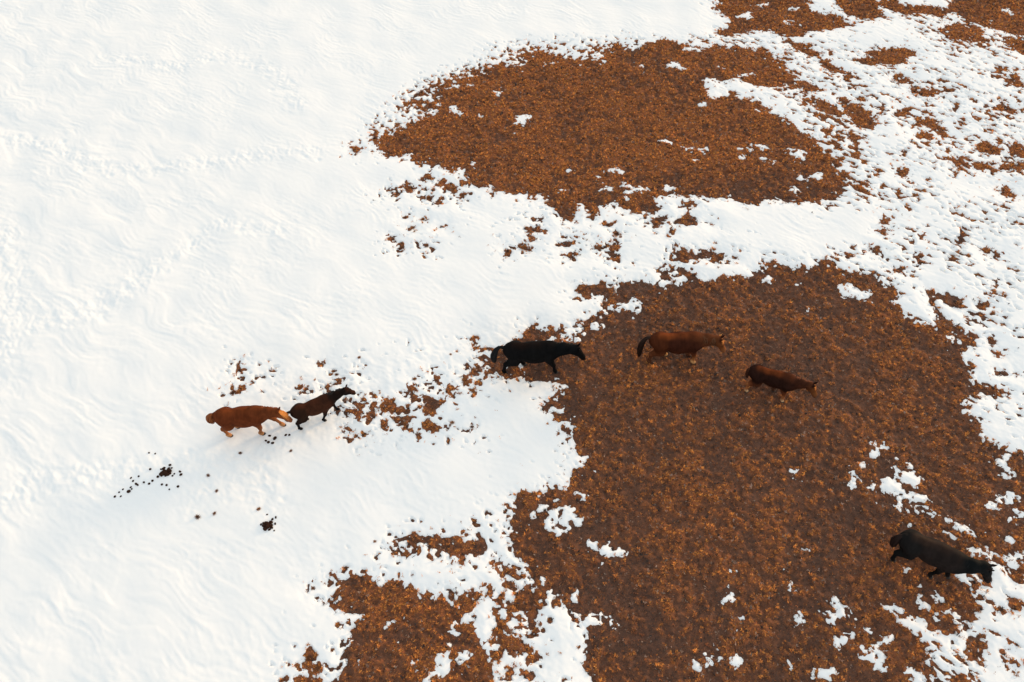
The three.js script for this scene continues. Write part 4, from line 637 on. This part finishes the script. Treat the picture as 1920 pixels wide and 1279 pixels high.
horse({ where: [-5.35, 2.68], turn: 24, size: 0.80, seed: 2, fat: 0.96, neckFat: 0.82, neck: [8, -4], head: [-58, -6], neckLength: 0.66, legs: [[0.70, 0], [0.14, 0], [-0.40, 0], [-0.70, 0]], maneSide: -1, mane: 0.14, forelock: 0.12, tail: hangTail(0.08, 0.62, 0.07),
  label: 'young dark bay horse with black neck and legs, walking just ahead of the flaxen chestnut',
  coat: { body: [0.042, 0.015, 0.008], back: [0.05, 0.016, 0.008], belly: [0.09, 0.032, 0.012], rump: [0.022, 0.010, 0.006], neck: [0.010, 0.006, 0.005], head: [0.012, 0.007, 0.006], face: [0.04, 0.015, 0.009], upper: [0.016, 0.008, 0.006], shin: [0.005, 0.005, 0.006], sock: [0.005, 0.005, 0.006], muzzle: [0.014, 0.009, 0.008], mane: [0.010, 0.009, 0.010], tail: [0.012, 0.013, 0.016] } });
horse({ where: [0.62, 0.97], turn: 0, size: 1.05, seed: 3, fat: 1.04, neck: [2, 4], head: [-60, 6], neckLength: 0.62, legs: [[0.50, 0], [0.62, 0], [-0.26, 0.02], [-0.78, 0]], maneSide: -1, mane: 0.16, forelock: 0.12, tail: hangTail(0.14, 0.85, 0.09),
  label: 'black horse with long tail standing half on snow, third from the left in the file',
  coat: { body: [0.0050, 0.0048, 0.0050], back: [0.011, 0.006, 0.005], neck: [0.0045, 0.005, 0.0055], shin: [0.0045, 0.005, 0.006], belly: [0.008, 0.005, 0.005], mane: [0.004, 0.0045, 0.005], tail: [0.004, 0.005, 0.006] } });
horse({ where: [4.75, 0.64], turn: 0, size: 1.03, seed: 4, fat: 1.06, neck: [2, 6], head: [-60, 22], neckLength: 0.56, legs: [[0.44, 0, 'dim'], [0.54, 0], [-0.22, 0], [-0.70, 0, 'dim']], feather: true, maneSide: 1, mane: 0.3, forelock: 0.26, foreCount: 34, tail: hangTail(0.10, 1.08, 0.075),
  label: 'chestnut horse with dark tail and pale feet, between the black and the smaller chestnut',
  coat: { body: [0.038, 0.011, 0.006], back: [0.17, 0.041, 0.011], rump: [0.055, 0.015, 0.006], belly: [0.070, 0.019, 0.007], neck: [0.080, 0.025, 0.010], head: [0.11, 0.036, 0.013], face: [0.2, 0.065, 0.02], upper: [0.10, 0.03, 0.012], shin: [0.28, 0.11, 0.038], dim: [0.08, 0.03, 0.015], sock: [0.5, 0.27, 0.11], muzzle: [0.22, 0.09, 0.04], mane: [0.10, 0.04, 0.018], forelock: [0.42, 0.15, 0.04], tail: [0.020, 0.010, 0.007] } });  // sunlit rim painted on the back; sides and dim feet painted as shade
horse({ where: [7.29, 1.79], turn: -22, size: 0.90, seed: 5, fat: 0.92, neckFat: 0.82, flex: 0.3, neck: [2, -24], head: [-60, -10], neckLength: 0.56, legs: [[0.14, 0, 'dim'], [0.50, 0], [-0.38, 0], [-0.66, 0]], maneSide: -1, mane: 0.2, forelock: 0.26, foreCount: 30, tail: hangTail(-0.10, 0.6, 0.05),
  label: 'smaller dark chestnut horse with white fetlocks, right of the other chestnut on bare ground',
  coat: { body: [0.018, 0.007, 0.005], back: [0.11, 0.027, 0.008], belly: [0.036, 0.011, 0.006], neck: [0.040, 0.013, 0.007], head: [0.085, 0.027, 0.010], face: [0.2, 0.07, 0.022], upper: [0.12, 0.036, 0.014], shin: [0.30, 0.11, 0.04], dim: [0.06, 0.025, 0.014], sock: [0.6, 0.42, 0.24], muzzle: [0.10, 0.04, 0.02], mane: [0.12, 0.032, 0.012], forelock: [0.44, 0.15, 0.035], tail: [0.045, 0.016, 0.009] } });  // low sun painted in: bright back rim, orange upper legs and shins, dark sides
horse({ where: [10.16, 6.82], turn: -31, size: 1.05, seed: 6, fat: 1.04, neckFat: 1.0, flex: 0.42, neck: [4, -46], head: [-62, -16], neckLength: 0.54, legs: [[0.60, 0], [0.30, 0], [-0.42, 0], [-0.62, 0]], maneSide: 1, mane: 0.24, forelock: 0.16, tail: hangTail(-0.05, 0.6, 0.08, 0.05), gloss: 0.1,
  label: 'black horse with brown sheen on its back, first in the file at the lower right',
  coat: { body: [0.014, 0.010, 0.009], back: [0.030, 0.017, 0.012], rump: [0.009, 0.008, 0.008], belly: [0.018, 0.012, 0.010], neck: [0.004, 0.005, 0.0055], head: [0.005, 0.0055, 0.006], upper: [0.006, 0.006, 0.006], shin: [0.004, 0.005, 0.0055], mane: [0.004, 0.005, 0.0055], tail: [0.014, 0.007, 0.006] } });  // the brown sheen is painted into the coat colour along the back

// ---------------------------------------------------------------- droppings on the snow
const DUNG = [
  [-9.81,3.75,0.03,0], [-9.64,3.77,0.035,0], [-9.15,4.12,0.05,0], [-9.08,4.21,0.035,0], [-9.65,4.24,0.045,0], [-9.36,4.24,0.04,0], [-8.97,4.38,0.035,0], [-9,4.44,0.035,0],
  [-8.83,4.32,0.045,0], [-8.78,4.41,0.06,0], [-9.29,4.43,0.04,0], [-9.39,4.46,0.045,0], [-9.5,4.58,0.045,0], [-9.57,4.66,0.04,0], [-9.73,4.61,0.035,0], [-9.91,4.44,0.035,0],
  [-10.11,4.48,0.03,0], [-10.03,4.57,0.04,0], [-9.92,4.66,0.045,0], [-9.87,4.69,0.045,0], [-10.04,4.75,0.035,0], [-10,4.8,0.035,0], [-10.06,4.87,0.06,0], [-10.23,4.81,0.03,0],
  [-10.31,4.89,0.035,0], [-10.23,5.01,0.03,0], [-10.38,5.02,0.045,0], [-9.22,4.69,0.04,0], [-9.09,4.71,0.04,0], [-8.99,4.83,0.03,0], [-8.78,4.75,0.045,0], [-6.42,5.79,0.035,1],
  [-6.37,5.75,0.04,1], [-6.16,5.64,0.04,1], [-6.08,5.59,0.04,1], [-6.32,5.51,0.03,1], [-6.07,5.76,0.035,1], [-6.18,5.93,0.05,1], [-6.06,5.95,0.03,1], [-6.78,3.16,0.045,2],
  [-6.64,3.23,0.045,2], [-6.48,3.31,0.06,2], [-6.71,3.39,0.045,2], [-6.63,3.44,0.055,2], [-6.51,3.47,0.045,2], [-6.2,3.21,0.045,2], [-6.1,3.21,0.04,2]];
{
  const mat = new THREE.MeshPhysicalMaterial({ color: new THREE.Color().setRGB(0.034, 0.015, 0.009), roughness: 0.9, specularIntensity: 0.15 }), r = rng(55);
  const ball = (seed) => { const g = new THREE.IcosahedronGeometry(1, 2), p = g.attributes.position, v = new THREE.Vector3(); for (let i = 0; i < p.count; i++) { v.fromBufferAttribute(p, i); v.multiplyScalar(1 + 0.16 * noise(v.x * 2.2 + seed, v.y * 2.2 + v.z * 1.7, 91)); p.setXYZ(i, v.x * 1.15, v.y * 0.8, v.z * 0.95); } g.computeVertexNormals(); return g; };
  const kinds = [1, 2, 3].map((s) => ball(s * 7.3));
  const words = ['round the larger dung pile', 'beside the smaller dung pile', 'below the front hooves of the flaxen chestnut'];
  const groups = ['balls round the larger dung pile', 'balls round the smaller dung pile', 'balls below the flaxen horse'];
  DUNG.forEach((e, i) => { const [x, z, k, g] = e, m = new THREE.Mesh(kinds[i % 3], mat); m.name = numbered('dung_ball'); m.position.set(x, groundAt(x, z) + k * 0.2, z); m.rotation.y = r() * 6.28; m.scale.set(k * (0.6 + 0.3 * r()), k * 0.6, k * (0.55 + 0.3 * r())); scene.add(shade(tag(m, `dark dung ball ${words[g]}, ${nth(rank(DUNG, g)(e))} there`, 'dung', groups[g]))); });
  for (const [[x, z], n, w, label] of [[[-9.21, 4.32], 24, 0.13, 'larger dark heap of horse dung on the snow, left of the flaxen chestnut'], [[-6.24, 5.82], 20, 0.11, 'smaller dark heap of horse dung on the snow, nearest the bottom edge']]) {
    const list = [], y0 = groundAt(x, z);
    for (let i = 0; i < n; i++) { const a = r() * 6.28, q = Math.sqrt(r()) * w, k = 0.022 + 0.026 * r(), g = kinds[i % 3].clone(); g.scale(k * (0.8 + 0.5 * r()), k, k); g.rotateY(r() * 6); g.translate(Math.cos(a) * q * 1.2, groundAt(x + Math.cos(a) * q * 1.2, z + Math.sin(a) * q) - y0 + k * 0.45 + (i > n * 0.6 && q < w * 0.5 ? 0.03 : 0), Math.sin(a) * q); list.push(g); }
    const m = new THREE.Mesh(mergeGeometries(list), mat); m.name = numbered('dung_pile'); m.position.set(x, y0, z); scene.add(shade(tag(m, label, 'dung')));
  }
}

renderer.render(scene, camera);
